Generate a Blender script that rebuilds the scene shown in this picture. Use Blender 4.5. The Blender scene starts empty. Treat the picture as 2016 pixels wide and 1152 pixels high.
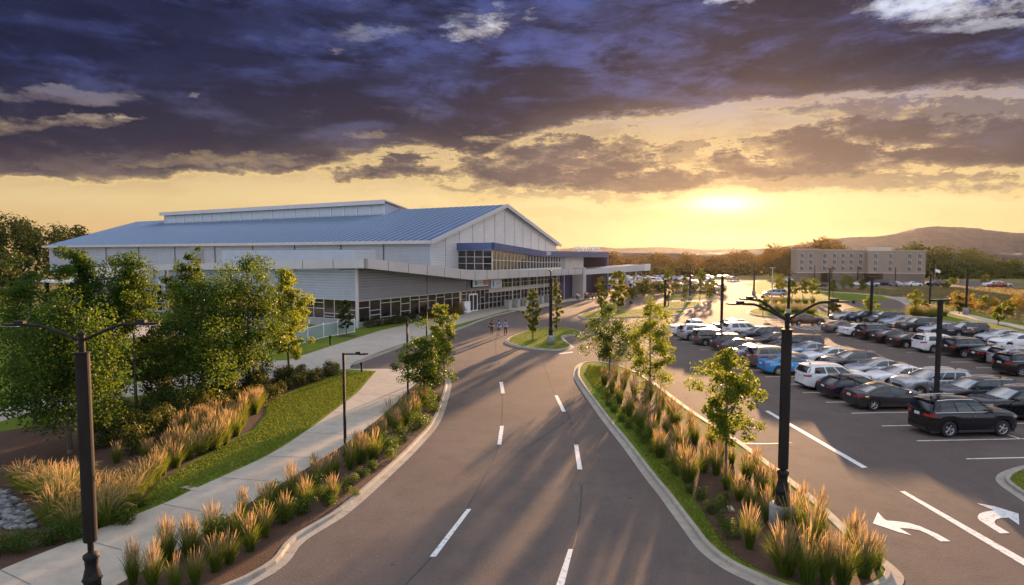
import bpy, bmesh, math, random
import numpy as np
from mathutils import Vector, Matrix
R = math.radians
random.seed(7); rng = np.random.default_rng(7)
scene = bpy.context.scene
COL = scene.collection

# ---------------------------------------------------------------- camera
F = 1200.0; YH = 500.0; CH = 9.5                      # focal length and horizon (in photo pixels), camera height
TH = math.atan((576 - YH) / F); CT, ST = math.cos(TH), math.sin(TH)
cam_d = bpy.data.cameras.new('camera'); cam = bpy.data.objects.new('camera', cam_d); COL.objects.link(cam)
cam.location = (0, 0, CH); cam.rotation_euler = (math.pi / 2 - TH, 0, 0)
cam_d.sensor_width = 36; cam_d.lens = 36 * F / 2016; cam_d.clip_end = 9000; cam_d.clip_start = 0.2
scene.camera = cam

def _ray(px, py):
    a = (px - 1008) / F; b = -(py - 576) / F
    return a, CT + b * ST, -ST + b * CT
def G(px, py, z=0.0):
    r = _ray(px, py); t = (z - CH) / r[2]; return Vector((r[0] * t, r[1] * t, z))
def D(px, py, Y):
    r = _ray(px, py); t = Y / r[1]; return Vector((r[0] * t, Y, CH + r[2] * t))

def lin(r, g, b):
    f = lambda c: (c / 255 / 12.92) if c / 255 <= .04045 else ((c / 255 + .055) / 1.055) ** 2.4
    return (f(r), f(g), f(b))

# ---------------------------------------------------------------- node helper
class NT:
    def __init__(s, tree): s.t = tree; s.n = tree.nodes; s.l = tree.links
    def node(s, typ, **kw):
        n = s.n.new(typ)
        for k, v in kw.items(): setattr(n, k, v)
        return n
    def inp(s, n, i, v):
        if isinstance(v, V): v = v.s
        if hasattr(v, 'links') or isinstance(v, bpy.types.NodeSocket): s.l.new(v, n.inputs[i])
        elif v is not None:
            sk = n.inputs[i]
            if sk.type == 'RGBA' and len(v) == 3: v = (*v, 1)
            sk.default_value = v
    def m(s, op, a, b=None, c=None, clamp=False):
        n = s.node('ShaderNodeMath', operation=op, use_clamp=clamp)
        for i, v in enumerate((a, b, c)):
            if v is not None: s.inp(n, i, v)
        return V(s, n.outputs[0])
    def mix(s, f, a, b, blend='MIX'):
        n = s.node('ShaderNodeMix', data_type='RGBA', blend_type=blend)
        s.inp(n, 0, f); s.inp(n, 6, a); s.inp(n, 7, b); return V(s, n.outputs[2])
    def smooth(s, x, lo, hi, a=0.0, b=1.0):
        n = s.node('ShaderNodeMapRange', interpolation_type='SMOOTHSTEP')
        for i, v in enumerate((x, lo, hi, a, b)): s.inp(n, i, v)
        return V(s, n.outputs[0])
    def noise(s, vec, scale, detail=4, rough=.55, dist=0.0, dims='3D'):
        n = s.node('ShaderNodeTexNoise', noise_dimensions=dims)
        s.inp(n, 'Vector', vec); n.inputs['Scale'].default_value = scale
        n.inputs['Detail'].default_value = detail; n.inputs['Roughness'].default_value = rough
        n.inputs['Distortion'].default_value = dist
        return V(s, n.outputs[0])
    def ramp(s, f, stops, interp='LINEAR'):
        n = s.node('ShaderNodeValToRGB'); n.color_ramp.interpolation = interp
        e = n.color_ramp.elements
        while len(e) < len(stops): e.new(.5)
        for el, (p, c) in zip(e, stops):
            el.position = p; el.color = (*c, 1) if not isinstance(c, float) else (c, c, c, 1)
        s.inp(n, 0, f); return V(s, n.outputs[0])
    def scale3(s, vec, sc, off=(0, 0, 0)):
        n = s.node('ShaderNodeMapping'); s.inp(n, 0, vec)
        n.inputs['Scale'].default_value = sc; n.inputs['Location'].default_value = off
        return V(s, n.outputs[0])
class V:
    def __init__(s, t, sock): s.t = t; s.s = sock
    def __add__(s, o): return s.t.m('ADD', s, o)
    __radd__ = __add__
    def __sub__(s, o): return s.t.m('SUBTRACT', s, o)
    def __rsub__(s, o): return s.t.m('SUBTRACT', o, s)
    def __mul__(s, o): return s.t.m('MULTIPLY', s, o)
    __rmul__ = __mul__
    def __truediv__(s, o): return s.t.m('DIVIDE', s, o)

# ---------------------------------------------------------------- light, sky, exposure
HAZE = 0.000014
EXPO = 1.95; SKY = 0.1
scene.view_settings.view_transform = 'Standard'; scene.view_settings.look = 'None'
scene.view_settings.exposure = EXPO; scene.view_settings.gamma = 1
SUN_AZ = R(19.0); SUN_EL = R(5.6)
sd = Vector((math.sin(SUN_AZ) * math.cos(SUN_EL), math.cos(SUN_AZ) * math.cos(SUN_EL), math.sin(SUN_EL)))
sl = bpy.data.lights.new('sun', 'SUN'); sl.energy = 5.0; sl.angle = R(0.9); sl.color = (1.0, .58, .29)
so = bpy.data.objects.new('sun', sl); COL.objects.link(so); so.rotation_euler = (-sd).to_track_quat('-Z', 'Y').to_euler(); so.location = (60, 100, 60)

world = bpy.data.worlds.new('World'); scene.world = world; world.use_nodes = True
wt = world.node_tree; wt.nodes.clear(); N = NT(wt)
out = N.node('ShaderNodeOutputWorld'); bg = N.node('ShaderNodeBackground'); bg.inputs[1].default_value = SKY
N.l.new(bg.outputs[0], out.inputs[0])
sky = N.node('ShaderNodeTexSky', sky_type='NISHITA', sun_disc=False, sun_elevation=SUN_EL, sun_rotation=SUN_AZ, air_density=1.5, dust_density=2.0)
tc = N.node('ShaderNodeTexCoord'); dirv = tc.outputs['Generated']
sx = N.node('ShaderNodeSeparateXYZ'); N.l.new(dirv, sx.inputs[0])
X, Y, Z = (V(N, sx.outputs[i]) for i in range(3))
az = N.m('ARCTAN2', X, Y)
hyp = N.m('SQRT', X * X + Y * Y)
ee = Z / N.m('MAXIMUM', Y, hyp * .55)                  # height above the horizon
sv = N.scale3(dirv, (1.0, 1.0, 3.2))
nA = N.noise(sv, 3.2, 7, .62); nB = N.noise(N.scale3(dirv, (1, 1, 3.2), (5, 3, 1)), 4.5, 8, .66)
nC = N.noise(N.scale3(dirv, (1, 1, 2.6), (9, 1, 4)), 2.4, 8, .6, .4); nD = N.noise(N.scale3(dirv, (1, 1, 3.6), (2, 7, 3)), 10, 9, .66, .3)
nE = N.noise(N.scale3(dirv, (1, 1, 2.6), (4, 4, 8)), 15, 9, .72)
nF = N.noise(N.scale3(dirv, (1, 1, 2.2), (1, 4, 6)), 38, 6, .7)
n_lo = N.noise(sv, 2.2, 3, .5)
a2 = az + (nA - .5) * .26 + (nE - .5) * .10
e2 = ee + (nB - .5) * .075 + (nE - .5) * .060
def AZ(px): return math.atan((px - 1008) / F)
def EL(py): return (500 - py) / F
# lower edge of the dark cloud deck, read along the horizon from left to right
knots = [(-1.5, .12), (AZ(0), .118), (AZ(400), .128), (AZ(560), .128), (AZ(700), .165), (AZ(880), .168), (AZ(980), .150), (AZ(1060), .185), (AZ(1150), .208), (AZ(1300), .222), (AZ(1480), .248), (AZ(1700), .262), (AZ(2016), .262), (1.5, .28)]
kf = N.m('ADD', a2 * (1 / 3.0), .5)
eb = N.ramp(kf, [(k / 3.0 + .5, float(v * 2)) for k, v in knots]) * .5
deck = N.smooth(e2 - eb, -.010, .014)
def ell(px, py, rx, ry, lo=.35, k=1.0, warp=True, gr=(1.15, 1.5), bias=.8):
    ca, ce = AZ(px), EL(py)
    dx = ((a2 if warp else az) - ca) * (F / rx / gr[0]); dy = ((e2 if warp else ee) - ce) * (F / ry / gr[1])
    d = dx * dx + dy * dy
    d = d - bias + (nE - .5) * 4.2 + (nD - .5) * 4.2 + (nF - .5) * 2.6
    return N.smooth(d, 1.75, lo - .9, 0, k)
clouds = None
for c in [(765, 338, 90, 13), (1120, 345, 190, 20, .2), (1150, 318, 110, 26, .2), (1230, 352, 170, 13), (1560, 338, 130, 15), (1660, 320, 130, 20, .2), (1590, 288, 75, 15),
          (1430, 318, 60, 15), (1780, 258, 90, 17), (1915, 312, 95, 12), (1130, 384, 200, 7, .3, .55), (1600, 368, 260, 11, .3, .65), (1140, 290, 14, 12), (1215, 292, 45, 16, .3, .7), (1850, 225, 160, 16, .3, .7), (1990, 270, 60, 22), (930, 366, 90, 8, .3, .6), (1330, 300, 50, 10, .3, .6), (1700, 352, 170, 9, .3, .7), (1080, 300, 70, 10, .3, .6), (1480, 285, 30, 7, .3, .6), (700, 318, 60, 7, .3, .5), (1100, 425, 260, 5, .3, .2), (1500, 460, 300, 8, .3, .12)]:
    e_ = ell(*c); clouds = e_ if clouds is None else N.m('MAXIMUM', clouds, e_)
gaps = None
for c in [(945, 62, 46, 22), (1050, 45, 18, 10, .3, .5), (760, 66, 60, 10, .3, .22), (655, 98, 12, 8, .3, .4), (1425, 8, 36, 14), (1475, 10, 12, 22, .3, .6), (1860, 22, 95, 24), (1960, 60, 80, 12, .3, .55), (70, 188, 120, 9, .3, .42), (45, 243, 50, 14, .3, .6), (165, 246, 40, 9, .3, .5), (200, 196, 60, 10, .3, .4), (238, 240, 30, 6, .3, .6), (408, 188, 10, 6, .3, .5),
          (740, 268, 50, 8, .3, .4), (990, 275, 60, 10, .3, .55), (380, 318, 80, 9, .3, .35), (480, 318, 90, 11, .3, .4), (945, 40, 60, 10, .3, .3)]:
    e_ = ell(*c, gr=(1.1, 1.1), bias=-.1); gaps = e_ if gaps is None else N.m('MAXIMUM', gaps, e_)
over = N.smooth(ee, .46, .95)                          # brighter, broken sky above and behind the photograph's field
back = N.smooth(Y, .45, -.1)
openS = N.m('MAXIMUM', over, back, clamp=True)
cmask = N.m('MAXIMUM', deck * (1 - gaps), clouds * .97, clamp=True)
# clear sky colours by height
clear = N.ramp(N.m('MULTIPLY', ee, 2.2, clamp=True), [(0, lin(238, 186, 128)), (.08, lin(248, 206, 146)), (.2, lin(253, 223, 164)), (.30, lin(242, 208, 154)), (.42, lin(206, 180, 144)), (.58, lin(170, 162, 180)), (.8, lin(225, 232, 250)), (1, lin(215, 225, 250))])
sidefall = N.smooth(az, -.75, .3, .80, 1.0)
cs = N.node('ShaderNodeVectorMath', operation='SCALE'); N.inp(cs, 0, clear); N.inp(cs, 3, sidefall); clear = V(N, cs.outputs[0])
cl_wisp = N.smooth(nB * .5 + nE * .5, .54, .68)
# a thin veil mottles the clear part
clear = N.mix(N.smooth(nD, .42, .66, 0, .55) * N.smooth(ee, .07, .17), clear, lin(168, 140, 118))
clear = N.mix(N.smooth(nB, .45, .7, 0, .25), clear, lin(205, 165, 115))
# dark clouds: blue high up, mauve and brown near their base
hb = N.smooth(ee, .12, .33)
dark = N.mix(hb, lin(58, 50, 68), lin(26, 30, 60))
light = N.mix(hb, lin(98, 92, 108), lin(58, 66, 116))
rightblue = N.smooth(az, -.45, .05, .0, .8)
nS = N.noise(N.scale3(dirv, (1, 1, 4.2), (7, 2, 5)), 6.5, 9, .64, .5)
cl = N.mix(N.smooth(nC * .55 + nS * .45 + (nE - .5) * .22, .45, .60), dark, N.mix(rightblue * hb, light, lin(76, 92, 158)))
cl = N.mix(N.smooth(nD, .40, .66, 0, .75), cl, N.mix(hb, lin(56, 52, 66), lin(36, 42, 74)))
cl = N.mix(cl_wisp * .35, cl, N.mix(hb, lin(150, 128, 126), lin(96, 98, 142)))
cl = N.mix(N.smooth(e2 - eb, .05, -.01, 0, .5), cl, lin(112, 96, 98))
low = N.smooth(ee, .19, .12)
cl = N.mix(low * .75, cl, N.mix(N.smooth(nE, .42, .6), lin(80, 72, 84), lin(122, 104, 100)))
rim = N.smooth(cmask, .04, .30) * N.smooth(cmask, .62, .30)
vis = N.mix(cmask, clear, cl)
vis = N.mix(rim * N.smooth(ee, .36, .1) * .55, vis, lin(255, 222, 150))
# the glow where the sun stands behind thin cloud
gx = (az - AZ(1420)); gy = (ee - EL(402))
g1 = N.m('EXPONENT', (gx * gx * 420 + gy * gy * 5200) * -1)
g2 = N.m('EXPONENT', (gx * gx * 14 + gy * gy * 60) * -1)
g3 = N.m('EXPONENT', (gx * gx * 60 + gy * gy * 250) * -1)
def addc(a, f, c):
    return N.mix(f, a, c, 'ADD')
soft = 1 - cmask * .55
vis = addc(vis, g1 * soft * 1.0, (1.1, .95, .6))
vis = addc(vis, g3 * soft * .17, (.7, .48, .18))
vis = addc(vis, g2 * (1 - cmask * .9) * .06, (.8, .55, .2))
# open sky outside the frame
openc = N.mix(N.smooth(nC, .42, .62), (.68, .80, 1.08), (1.26, 1.24, 1.28))
openc = N.mix(N.smooth(nA, .55, .7, 0, .5), openc, (.58, .66, .9))
vis = N.mix(openS, vis, openc)
vis = N.mix(N.smooth(Z, 0.0, -.05), vis, lin(110, 95, 80))
vsc = N.node('ShaderNodeVectorMath', operation='SCALE'); N.inp(vsc, 0, vis); vsc.inputs[3].default_value = 1 / (SKY * 2 ** EXPO)
fin = N.mix(.993, sky.outputs[0], vsc.outputs[0])
N.l.new(fin.s, bg.inputs[0])
# ---------------------------------------------------------------- materials
MATS = {}
def mat(name, col=(.5, .5, .5), rough=.6, metal=0.0, spec=.5, noise=None, bump=None, coat=0, nscale=None, emit=None):
    """noise=(scale, other colour, strength[, low, high]); bump=(scale, strength)"""
    m = bpy.data.materials.new(name); m.use_nodes = True; n = NT(m.node_tree); b = m.node_tree.nodes['Principled BSDF']
    b.inputs['Base Color'].default_value = (*col, 1); b.inputs['Roughness'].default_value = rough
    b.inputs['Metallic'].default_value = metal; b.inputs['Specular IOR Level'].default_value = spec
    if coat: b.inputs['Coat Weight'].default_value = coat; b.inputs['Coat Roughness'].default_value = .06
    if emit: b.inputs['Emission Color'].default_value = (*emit[:3], 1); b.inputs['Emission Strength'].default_value = emit[3]
    tcn = n.node('ShaderNodeTexCoord'); vec = tcn.outputs['Object']
    if nscale: vec = n.scale3(vec, nscale)
    if noise:
        lo, hi = (noise[3], noise[4]) if len(noise) > 3 else (.35, .65)
        f = n.smooth(n.noise(vec, noise[0], 5, .6), lo, hi, 0, noise[2])
        c = n.mix(f, col, noise[1]); n.l.new(c.s, b.inputs['Base Color'])
    if bump:
        bn = n.node('ShaderNodeBump'); bn.inputs['Strength'].default_value = bump[1]; bn.inputs['Distance'].default_value = .02
        n.inp(bn, 'Height', n.noise(vec, bump[0], 4)); n.l.new(bn.outputs[0], b.inputs['Normal'])
    MATS[name] = m; return m

def surface(name, cols, scales, rough, bump, spec=.35, extra=None):
    """ground materials: three colours mixed by large, medium and fine noise"""
    m = bpy.data.materials.new(name); m.use_nodes = True; n = NT(m.node_tree); b = m.node_tree.nodes['Principled BSDF']
    tcn = n.node('ShaderNodeTexCoord'); v = tcn.outputs['Object']
    c = n.mix(n.smooth(n.noise(v, scales[0], 5, .6), .35, .65), cols[0], cols[1])
    c = n.mix(n.smooth(n.noise(v, scales[1], 4, .65), .42, .72, 0, .7), c, cols[2])
    fine = n.noise(v, scales[2], 3, .7)
    c = n.mix(n.smooth(fine, .3, .7, .0, .35), c, cols[3])
    if extra: c = extra(n, v, c)
    n.l.new(c.s, b.inputs['Base Color']); b.inputs['Roughness'].default_value = rough; b.inputs['Specular IOR Level'].default_value = spec
    bn = n.node('ShaderNodeBump'); bn.inputs['Strength'].default_value = bump; bn.inputs['Distance'].default_value = .03
    n.inp(bn, 'Height', fine); n.l.new(bn.outputs[0], b.inputs['Normal'])
    MATS[name] = m; return m

def asph_extra(n, v, c):
    # long tar streaks and speckled aggregate
    s = n.noise(n.scale3(v, (1.2, .18, 1)), 1.1, 6, .7)
    c = n.mix(n.smooth(s, .55, .75, 0, .35), c, (.062, .058, .062))
    vo = n.node('ShaderNodeTexVoronoi', feature='DISTANCE_TO_EDGE'); n.inp(vo, 'Vector', n.scale3(v, (1, 1, 1), (3, 5, 0))); vo.inputs['Scale'].default_value = .11; vo.inputs['Randomness'].default_value = 1.0
    nz = n.noise(v, 1.6, 6, .7)
    cr = n.m('ADD', V(n, vo.outputs['Distance']), (nz - .5) * .05)
    dr = n.noise(v, 2.3, 3, .5); c = n.mix(n.smooth(dr, .70, .76, 0, .55), c, (.04, .036, .035))
    sp = n.noise(v, 28, 2, .6)
    return n.mix(n.smooth(sp, .64, .70, 0, .5), c, (.26, .24, .22))
surface('asphalt', [(.112, .088, .078), (.140, .110, .095), (.086, .072, .066), (.152, .122, .104)], (.12, .7, 14), .9, .35, .08, asph_extra)
def conc_extra(n, v, c):
    s = n.noise(n.scale3(v, (.5, 1.6, 1)), 1.5, 6, .7)
    return n.mix(n.smooth(s, .5, .75, 0, .4), c, (.27, .23, .19))
surface('concrete', [(.35, .305, .245), (.40, .355, .29), (.28, .24, .19), (.43, .38, .315)], (.35, 1.8, 20), .8, .2, .3, conc_extra)
surface('kerb_concrete', [(.30, .265, .22), (.35, .315, .265), (.22, .18, .135), (.38, .34, .29)], (.6, 2.5, 24), .8, .3, .3)
def lawn_extra(n, v, c):
    s = n.noise(v, .55, 6, .7)
    c = n.mix(n.smooth(s, .52, .68, 0, .75), c, (.23, .19, .045))
    return n.mix(n.smooth(n.noise(v, 55, 2, .5), .4, .75, 0, .55), c, (.035, .06, .01))
surface('lawn', [(.105, .16, .018), (.15, .20, .026), (.20, .21, .035), (.07, .105, .014)], (.25, 1.3, 26), .95, .9, .04, lawn_extra)
def mulch_extra(n, v, c):
    s = n.noise(n.scale3(v, (1, 1, 1)), 34, 2, .8)
    return n.mix(n.smooth(s, .56, .66, 0, .7), c, (.15, .085, .05))
surface('mulch', [(.058, .032, .022), (.085, .048, .032), (.04, .024, .018), (.11, .066, .045)], (.5, 4, 22), .9, 1.0, .2, mulch_extra)
def mead_extra(n, v, c):
    s = n.noise(n.scale3(v, (.5, 2.2, 1)), .12, 6, .7)
    c = n.mix(n.smooth(s, .45, .6), c, (.125, .135, .03))
    return n.mix(n.smooth(n.noise(v, .55, 5, .75), .5, .66, 0, .8), c, (.10, .066, .028))
surface('meadow', [(.225, .155, .06), (.185, .14, .05), (.25, .165, .07), (.15, .11, .045)], (.03, .22, 3), .9, .6, .1, mead_extra)

mat('paint_white', (.68, .67, .64), .55, noise=(5.5, (.22, .20, .19), .75, .50, .70), bump=(20, .2))
mat('tar', (.035, .032, .034), .5)
mat('black_metal', (.012, .011, .011), .65, .0, .15, noise=(6, (.035, .03, .028), .6))
mat('sleeve_black', (.016, .013, .012), .75, .0, .15, noise=(2.5, (.026, .021, .018), .8), bump=(9, .2), nscale=(1, 1, .25))
mat('steel', (.42, .42, .43), .35, .8)
mat('lamp_lens', (.75, .72, .65), .2)
mat('lamp_base', (.33, .32, .30), .85, noise=(3, (.22, .21, .2), .8), bump=(15, .4))
# buildings
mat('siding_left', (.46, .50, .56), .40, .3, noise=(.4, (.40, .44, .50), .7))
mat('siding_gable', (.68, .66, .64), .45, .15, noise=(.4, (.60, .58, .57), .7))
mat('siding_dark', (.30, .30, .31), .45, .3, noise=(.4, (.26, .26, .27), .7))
mat('fascia_grey', (.56, .54, .54), .38, .35, noise=(.3, (.48, .47, .48), .6))
mat('fascia_blue', (.085, .125, .29), .36, .45, noise=(.4, (.12, .15, .30), .6))
mat('blue_wall', (.05, .045, .105), .7, noise=(.6, (.07, .06, .12), .7))
mat('trim_white', (.72, .72, .72), .45, .1)
mat('joint', (.12, .12, .13), .7)
mat('soft_joint', (.40, .39, .38), .7)
mat('rake_grey', (.50, .49, .48), .5)
mat('mullion', (.62, .60, .58), .4, .3)
mat('beige_wall', (.55, .50, .44), .7, noise=(.5, (.48, .43, .37), .7))
mat('concrete_wall', (.36, .35, .34), .8, noise=(1.5, (.27, .26, .25), .8), bump=(8, .3))
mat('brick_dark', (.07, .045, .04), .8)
mat('white_board', (.8, .8, .8), .5)
mat('sign_frame', (.02, .018, .02), .5)
mat('sign_orange', (.62, .13, .05), .5)
mat('sign_blue', (.06, .12, .35), .5)
mat('sign_teal', (.12, .35, .42), .5)
mat('hvac', (.30, .29, .29), .6, noise=(3, (.2, .2, .2), .7))
def roof_mat():
    m = mat('seam_metal', (.40, .48, .58), .30, .5); m = mat('roof_metal', (.20, .29, .42), .30, .35)
    n = NT(m.node_tree); b = m.node_tree.nodes['Principled BSDF']; tcn = n.node('ShaderNodeTexCoord')
    c = n.mix(n.smooth(n.noise(tcn.outputs['Object'], .35, 5, .6), .35, .65), (.030, .095, .21), (.045, .12, .26)); n.l.new(c.s, b.inputs['Base Color'])
    return m
roof_mat()
def glass_mat(name, col, rough, noise_col):
    m = mat(name, col, rough, 0, .8); n = NT(m.node_tree); b = m.node_tree.nodes['Principled BSDF']; tcn = n.node('ShaderNodeTexCoord')
    c = n.mix(n.smooth(n.noise(tcn.outputs['Object'], .5, 3, .6), .5, .62, 0, .5), col, noise_col); n.l.new(c.s, b.inputs['Base Color'])
    b.inputs['IOR'].default_value = 1.55
    bn = n.node('ShaderNodeBump'); bn.inputs['Strength'].default_value = .12; bn.inputs['Distance'].default_value = .15
    n.inp(bn, 'Height', n.noise(tcn.outputs['Object'], .35, 2)); n.l.new(bn.outputs[0], b.inputs['Normal'])
    return m
glass_mat('glass_dark', (.008, .007, .007), .08, (.035, .022, .014))
glass_mat('glass_blue', (.04, .07, .08), .15, (.10, .15, .17))
glass_mat('glass_warm', (.02, .014, .010), .06, (.05, .03, .02)); MATS['glass_warm'].node_tree.nodes['Principled BSDF'].inputs['IOR'].default_value = 2.2
mat('translucent_panel', (.50, .56, .60), .4, .1)
def fence_glass():
    m = mat('fence_panel', (.36, .45, .46), .25); b = m.node_tree.nodes['Principled BSDF']; b.inputs['Alpha'].default_value = .55; return m
fence_glass()
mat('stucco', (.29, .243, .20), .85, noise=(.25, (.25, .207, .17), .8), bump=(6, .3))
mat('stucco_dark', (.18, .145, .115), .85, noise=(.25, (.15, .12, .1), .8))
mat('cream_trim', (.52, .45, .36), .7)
# vehicles
PAINTS = {'black': ((.006, .007, .011), .10, .0), 'navy': (( .016, .021, .042), .15, .4), 'charcoal': ((.045, .045, .052), .2, .6), 'grey': ((.10, .10, .108), .22, .6), 'silver': ((.42, .44, .48), .25, .75),
          'white': ((.74, .75, .77), .2, .0), 'taupe': ((.17, .145, .135), .22, .6), 'blue': ((.015, .25, .62), .18, .2), 'pale_blue': ((.30, .38, .50), .22, .6), 'brown': ((.09, .045, .028), .2, .5), 'red': ((.3, .02, .02), .2, .2), 'gold': ((.36, .28, .2), .25, .5)}
for k, (c, r_, me) in PAINTS.items(): mat('car_paint_' + k, c, r_ + .1, me, .12 if sum(c) < .2 else .4, coat=.8, noise=(2.0, tuple(x * .75 for x in c), .5))
mat('car_glass', (.006, .007, .008), .05, 0, .9)
mat('windscreen_glass', (.10, .105, .10), .07, 0, 1.0)
MATS['windscreen_glass'].node_tree.nodes['Principled BSDF'].inputs['IOR'].default_value = 2.3
mat('car_glass_green', (.02, .035, .032), .06, 0, .9)
mat('tyre', (.018, .017, .017), .85, bump=(30, .2))
mat('rim', (.45, .45, .46), .28, .85)
mat('car_trim', (.02, .02, .021), .55)
mat('tail_red', (.42, .012, .012), .2, coat=.6)
mat('head_clear', (.55, .56, .58), .12, .3, coat=.8)
mat('plate', (.62, .64, .66), .5, noise=(9, (.2, .22, .35), .5, .5, .6))
mat('chrome', (.7, .7, .7), .12, 1.0)
# people
mat('skin', (.42, .24, .16), .6); mat('hair_dark', (.02, .012, .008), .7); mat('hair_brown', (.05, .025, .015), .7); mat('cloth_black', (.018, .018, .02), .85); mat('cloth_blue', (.02, .17, .48), .8); mat('cloth_periwinkle', (.13, .22, .62), .8)
mat('cloth_grey', (.07, .072, .08), .85); mat('cloth_plaid', (.11, .075, .08), .85, noise=(14, (.3, .28, .28), .8, .5, .6)); mat('cloth_white', (.7, .7, .7), .8); mat('cloth_tan', (.3, .22, .15), .8); mat('shoe', (.05, .045, .045), .7)
# stone, plants
mat('river_stone', (.085, .09, .10), .9, 0, .1, noise=(3.2, (.23, .23, .225), .9, .42, .62))
mat('bark', (.13, .095, .07), .9, noise=(8, (.07, .05, .04), .8), bump=(14, .8), nscale=(1, 1, .3))
def leaf_mat(name, c1, c2, c3, trans, tf=.38, rough=.55, nsc=.6):
    m = bpy.data.materials.new(name); m.use_nodes = True; n = NT(m.node_tree); t = m.node_tree; b = t.nodes['Principled BSDF']; o = t.nodes['Material Output']
    at = n.node('ShaderNodeAttribute', attribute_name='tint'); f = V(n, at.outputs['Fac'])
    tcn = n.node('ShaderNodeTexCoord'); cl_ = n.smooth(n.noise(tcn.outputs['Object'], nsc, 3, .6), .38, .62)
    c = n.mix(f, c1, c2); c = n.mix(cl_ * .6, c, c3)
    n.l.new(c.s, b.inputs['Base Color']); b.inputs['Roughness'].default_value = rough; b.inputs['Specular IOR Level'].default_value = .12
    tr = n.node('ShaderNodeBsdfTranslucent'); tcx = n.mix(f, trans, tuple(x * .75 for x in trans)); n.l.new(tcx.s, tr.inputs[0])
    mx = n.node('ShaderNodeMixShader'); mx.inputs[0].default_value = tf
    n.l.new(b.outputs[0], mx.inputs[1]); n.l.new(tr.outputs[0], mx.inputs[2]); n.l.new(mx.outputs[0], o.inputs[0])
    MATS[name] = m; return m
leaf_mat('leaf_maple', (.014, .044, .006), (.044, .088, .010), (.011, .030, .006), (.22, .32, .02), .27)
leaf_mat('leaf_dark', (.020, .038, .009), (.042, .06, .011), (.015, .028, .008), (.22, .22, .02), .3)
leaf_mat('leaf_young', (.038, .08, .010), (.09, .125, .014), (.028, .06, .010), (.40, .46, .03), .4)
leaf_mat('leaf_pear', (.045, .08, .012), (.09, .11, .016), (.035, .06, .010), (.42, .42, .03), .38)
leaf_mat('leaf_shrub', (.022, .05, .010), (.05, .085, .015), (.018, .035, .008), (.25, .35, .03), .3)
leaf_mat('leaf_rust', (.10, .075, .02), (.18, .12, .03), (.07, .06, .015), (.5, .34, .05), .4)
leaf_mat('wood_far_glow', (.022, .044, .010), (.048, .066, .014), (.020, .036, .010), (.36, .19, .02), .28, .8, .06)  # orange translucent tint carries the sunset glow in the leaf colour
leaf_mat('wood_right', (.020, .046, .010), (.046, .072, .012), (.012, .026, .007), (.20, .20, .02), .2, .8, .06)
leaf_mat('wood_left', (.018, .034, .008), (.040, .056, .012), (.012, .022, .006), (.12, .14, .02), .15, .8, .06)
leaf_mat('straw', (.17, .14, .055), (.25, .20, .09), (.13, .12, .045), (.40, .32, .15), .3, .8, .1)
leaf_mat('grass_blade', (.032, .075, .010), (.08, .12, .018), (.06, .08, .016), (.30, .34, .04), .35, .6, 2)
leaf_mat('grass_plume', (.33, .25, .12), (.46, .35, .18), (.23, .18, .08), (.60, .42, .20), .45, .8, 2)
leaf_mat('turf_blade', (.11, .165, .02), (.14, .185, .025), (.16, .17, .03), (.28, .32, .04), .3, .8, 1)
mat('hill_wood', (.050, .036, .036), .95, noise=(.05, (.028, .024, .026), .9, .4, .6), bump=(.25, 1.0))

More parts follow.
